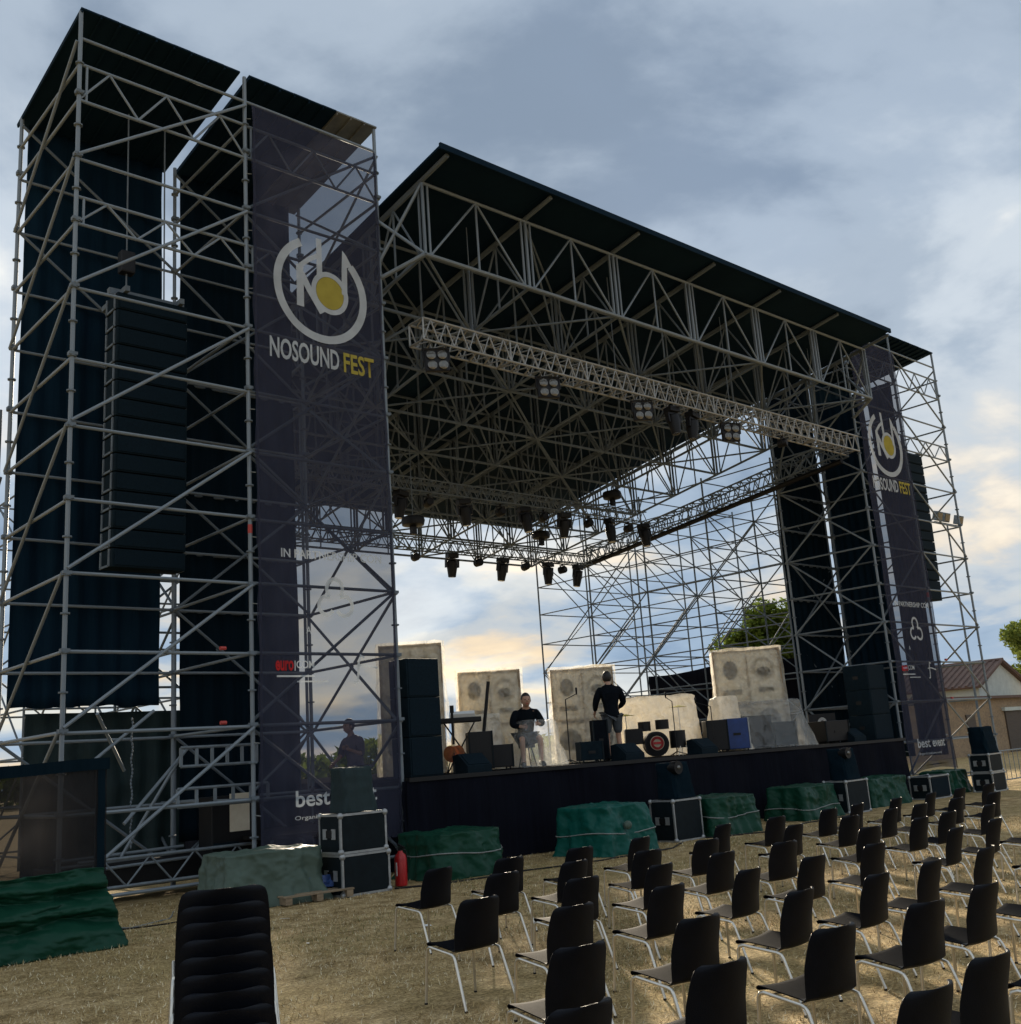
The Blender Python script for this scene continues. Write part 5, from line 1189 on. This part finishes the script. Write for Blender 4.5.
ROWS = [
 (8.98, [6.90, 7.88, 8.90, 9.98], [11.63, 12.80, 14.08, 14.98, 16.1, 17.2, 18.3, 19.4]),
 (7.85, [6.84, 7.78, 8.78, 9.88], [11.64, 12.88, 13.97, 14.78, 15.9, 17.0]),
 (6.76, [5.58, 6.80, 7.76, 8.76, 9.78], [11.40, 12.54, 13.37, 14.5]),
 (5.68, [5.59, 6.64, 7.67, 8.64, 9.72], [11.31, 12.36, 13.4]),
 (4.56, [4.48, 5.55, 6.72, 7.68, 8.51, 9.53], [11.2]),
 (3.53, [3.44, 4.47, 5.57, 6.59, 7.43, 8.5], []),
 (2.46, [3.40, 4.47, 5.21, 6.3], []),
]
RN = ['row nearest the stage', 'second row from the stage', 'third row from the stage', 'fourth row from the stage', 'fifth row from the stage', 'sixth row from the stage', 'row nearest the viewer']
for ri, (yy, a, c) in enumerate(ROWS):
    for side, xs in (('left', a), ('right', c)):
        for i, x in enumerate(xs):
            if ri == 6 and i == 0: continue
            dy = rng.uniform(-0.06, 0.06); rz = R(rng.uniform(-7, 7))
            if ri == 0 and side == 'left' and i == 0: rz = R(8)
            n_ = i if ri != 6 else i - 1
            place(x + rng.uniform(-0.02, 0.02), yy + 0.28 + dy, rz, 'black plastic chair, %s from the %s in the %s' % (ORD[n_], 'left' if side == 'left' else 'aisle, right block', RN[ri]), 'black chairs set out in rows')
# the stack of chairs
SX, SY, SA = 2.40, 4.80, R(-24)
NST = 9
for k in range(NST):
    off = Vector((0, 0.045 * k, 0)); off.rotate(Quaternion((0, 0, 1), SA))
    lab = 'black plastic chair, %s in the stack at lower left' % ('topmost' if k == NST - 1 else 'bottom one' if k == 0 else ORD[k] + ' from the ground')
    place(SX + off.x + rng.uniform(-0.004, 0.004), SY + off.y, SA + R(rng.uniform(-1.2, 1.2)), lab, 'chairs stacked at lower left', z=0.068 * k)

# ------------------------------------------------------------------ cables on the grass
def cable(pts, label, r_=0.014, mat='black'):
    out = []
    for i in range(len(pts) - 1):
        a_, c_ = Vector((*pts[i], r_)), Vector((*pts[i + 1], r_))
        for k in range(8):
            q = k / 8; p = a_.lerp(c_, q); out.append(p + Vector((0.10 * nz3(p.x * 1.3, p.y * 1.3, 1), 0.10 * nz3(p.x * 1.3, p.y * 1.3, 7), 0.0)))
    out.append(Vector((*pts[-1], r_))); b_ = MB(); b_.path(out, r_, 6)
    tag(b_.build('cable', mat, None, True), label, 'cable')
cable([(9.8, 14.0), (10.6, 13.6), (12.2, 13.55), (13.6, 13.3), (15.6, 13.4), (16.5, 13.9)], 'black cable on the grass from the stacked cases to the lone case')
cable([(17.3, 13.9), (18.6, 13.4), (20.4, 13.7), (22.6, 13.8)], 'black cable on the grass between the lone case and the right end case')
cable([(5.2, 14.6), (6.3, 14.2), (7.1, 14.3), (7.3, 14.8)], 'thin cable loop on the grass before the left tower foot', 0.010)
cable([(5.5, 15.2), (5.9, 14.4), (6.5, 14.7), (6.9, 15.4)], 'thin grey cable curling under the left tower', 0.009, 'cord')
# ------------------------------------------------------------------ litter on the grass
for i, (u, v, w_, l_, lab) in enumerate(((427, 927, 0.10, 0.07, 'white scrap of paper beside the nearest left chair of the front row'), (308, 945, 0.05, 0.03, 'tiny pale scrap on the grass right of the chair stack'), (285, 920, 0.16, 0.012, 'pale strip of tape on the grass below the pallet'))):
    p = at_z(u, v, 0); b = MB(); b.box((0, 0, 0.02), (w_, l_, 0.004), Quaternion((1, 0.4, 0), 0.15))
    o = b.build('paper_scrap', 'white'); o.location = (p.x, p.y, 0.0); o.rotation_euler = (0, 0, i * 0.9); tag(o, lab, 'litter')

# ------------------------------------------------------------------ background: houses, walls, trees
def gable_house(x0, x1, y0, y1, ez, rz_, label):
    t = thing('house', label, 'house', ((x0 + x1) / 2, y0, 0)); hw = (x1 - x0) / 2; d = y1 - y0
    mb = MB(); bm = mb.bm
    f = [bm.verts.new(p) for p in ((-hw, 0, 0), (hw, 0, 0), (hw, 0, ez), (0, 0, rz_), (-hw, 0, ez))]; r = [bm.verts.new((v.co.x, d, v.co.z)) for v in f]
    bm.faces.new(f); bm.faces.new(r[::-1])
    for k in range(5): bm.faces.new((f[k], r[k], r[(k + 1) % 5], f[(k + 1) % 5]))
    mb.build('wall', 'plaster', t)
    an = math.atan2(rz_ - ez, hw); L = math.hypot(hw, rz_ - ez) + 0.45
    for s in (-1, 1):
        c = Vector((s * (L / 2) * math.cos(an), d / 2, rz_ - (L / 2) * math.sin(an) + 0.10))
        rf = MB().box(c, (L, d + 0.7, 0.14), Quaternion((0, 1, 0), s * an)).build('roof', 'roof_tile', t)
        n = 26
        mb = MB()
        for k in range(n):
            yy = -0.3 + (d + 0.6) * k / (n - 1)
            a_ = Vector((s * 0.05, yy, rz_ + 0.16)); e_ = Vector((s * L * math.cos(an), yy, rz_ - L * math.sin(an) + 0.19))
            mb.tube(a_, e_, 0.11, n=6)
        tag(mb.build('tile_ribs', 'roof_tile', rf, 40), kind='stuff')
    MB().tube((0, -0.4, rz_ + 0.18), (0, d + 0.4, rz_ + 0.18), 0.14, n=8).build('ridge', 'roof_tile', t, 40)
    w1 = MB().box((-1.6, -0.03, ez - 1.6), (0.9, 0.10, 1.3)).build('window', 'shutter', t)
    MB().box((-1.6, -0.06, ez - 2.3), (1.1, 0.16, 0.08)).build('sill', 'plaster', w1)
    return t
gable_house(75.6, 83.2, 35, 47, 4.45, 6.15, 'white gabled house with brown tiled roof beyond the brick wall')
t = thing('brick_outbuilding', 'long low brick outbuilding with a brown shutter behind the right tower', 'building', (64, 30, 0))
MB().box((0, 2, 1.65), (34, 4, 3.3)).build('wall', 'brick', t)
MB().box((0, 2, 3.38), (34.5, 4.6, 0.16)).build('roof_slab', 'roof_tile', t)
MB().box((6.4, -0.04, 1.25), (5.4, 0.10, 2.5)).build('shutter_door', 'shutter', t)
MB().box((6.4, -0.10, 2.62), (5.9, 0.22, 0.22)).build('lintel', 'plaster', t)
for x in (-9, -5, -1): 
    w1 = MB().box((x, -0.03, 1.9), (1.1, 0.10, 1.0)).build('window', 'shutter', t); MB().box((x, -0.07, 1.36), (1.3, 0.18, 0.08)).build('sill', 'plaster', w1)
t = thing('site_barrier', 'grey mesh barrier beside the far right flight cases', 'barrier', (33.2, 14.8, 0))
for z in (0.15, 1.0): MB().tube((-2.2, 0, z), (2.2, 0, z), 0.02).build('rail', 'steel', t)
for k in range(15): MB().tube((-2.2 + 0.314 * k, 0, 0.15), (-2.2 + 0.314 * k, 0, 1.0), 0.011).build('bar', 'steel', t)
def tree(name, label, x, y, h, cr, ch, mat, seed, nl=7000, ls=0.28):
    r = random.Random(seed); t = thing(name, label, 'tree', (x, y, 0))
    mb = MB(); tr = h * 0.028; fork = h - ch * 0.95
    mb.path([(0, 0, 0), (0.1, 0, fork * 0.6), (0.0, 0.1, fork), (0.15, 0, h - ch * 0.4)], [tr * 1.4, tr, tr * 0.85, tr * 0.3], 9)
    cl = []
    for k in range(26):
        a = r.uniform(0, 6.283); ph = r.uniform(-0.7, 1.0); rr = math.sqrt(max(0.05, 1 - ph * ph * 0.9)) * r.uniform(0.45, 0.95)
        c = Vector((cr * rr * math.cos(a), cr * rr * math.sin(a), h - ch / 2 + ph * ch * 0.42)); cl.append((c, cr * r.uniform(0.24, 0.42)))
        if k < 10: mb.path([(0, 0, fork * r.uniform(0.8, 1.1)), Vector((0, 0, fork)).lerp(c, 0.5) + Vector((0, 0, 0.2)), c], [tr * 0.5, tr * 0.3, tr * 0.1], 6)
    mb.build('trunk', 'tree_bark', t, 50)
    vs, fs = [], []
    for k in range(nl):
        c, q = cl[r.randrange(len(cl))]; d = Vector((r.gauss(0, 1), r.gauss(0, 1), r.gauss(0, 0.8))).normalized() * q * (r.random() ** 0.4)
        p = c + d; u = Vector((r.gauss(0, 1), r.gauss(0, 1), r.gauss(0, 1))).normalized(); w_ = u.orthogonal().normalized(); s = ls * r.uniform(0.5, 1.2)
        i = len(vs); vs += [p - u * s * 0.5, p + w_ * s * 0.28, p + u * s * 0.5, p - w_ * s * 0.28]; fs.append((i, i + 1, i + 2, i + 3))
    me = bpy.data.meshes.new('crown'); me.from_pydata([tuple(v) for v in vs], [], fs); me.materials.append(M[mat]); me_obj('crown', me, t)
    return t
tree('leafy_tree', 'round leafy tree showing behind the right wing scaffold', 66.0, 45, 11.2, 4.0, 7.6, 'leaf', 1, 20000, 0.5)
tree('leafy_tree', 'pale green tree at the right picture edge behind the white house', 97.8, 38.5, 10.6, 4.2, 8.6, 'leaf2', 2, 16000, 0.5)
tree('leafy_tree', 'tree half hidden behind the left tower foot', 12.6, 62, 7.0, 4.0, 5.6, 'leaf', 3, 5000, 0.34)
def treeline(u, v): pass
r = random.Random(12); vs, fs = [], []
for k in range(9000):
    a = R(r.uniform(-6, 66)); d = r.uniform(125, 140); hh = (3.2 + 2.4 * (nz3(a * 14, 0, 2) + 0.3) + 1.0 * nz3(a * 55, 0, 5)) * (r.random() ** 0.55)
    p = Vector((d * math.sin(a), d * math.cos(a), max(0.2, hh))); q = Vector((r.gauss(0, 1), r.gauss(0, 1), r.gauss(0, 1))).normalized(); w_ = q.orthogonal().normalized(); s = r.uniform(0.5, 1.1)
    i = len(vs); vs += [tuple(p - q * s), tuple(p + w_ * s * 0.6), tuple(p + q * s), tuple(p - w_ * s * 0.6)]; fs.append((i, i + 1, i + 2, i + 3))
me = bpy.data.meshes.new('far_treeline'); me.from_pydata(vs, [], fs); me.materials.append(M['leaf']); tag(me_obj('far_treeline', me), 'far low line of trees behind the field', None, kind='stuff')
t = thing('garden_wall', 'pale garden wall behind the left tower foot', 'wall', (6.0, 40, 0))
MB().box((0, 0, 1.3), (9, 0.3, 2.6)).build('wall_face', 'plaster', t); MB().box((0, 0, 2.66), (9.2, 0.42, 0.12)).build('coping', 'roof_tile', t)
# floodlight mast beyond the right tower
P = at_y(945, 524, 22.0)
t = thing('floodlight_mast', 'floodlights on a mast arm beyond the right tower', 'floodlight', (P.x, 22.0, 0))
MB().tube((0.2, 0, 0), (0.2, 0, P.z), 0.06, 0.04).build('mast', 'steel_dull', t)
MB().box((0.2, 0, P.z), (2.4, 0.08, 0.08)).build('arm', 'steel_dull', t)
for k, x in enumerate((-0.8, -0.1, 1.2)):
    f = MB().box((x, -0.1, P.z + 0.28), (0.55, 0.22, 0.42), Quaternion((1, 0, 0), 0.3), bevel=0.02).build('floodlight', 'steel_dull', t)
    MB().box((x, -0.215, P.z + 0.245), (0.42, 0.02, 0.3), Quaternion((1, 0, 0), 0.3)).build('glass', 'lens', f)
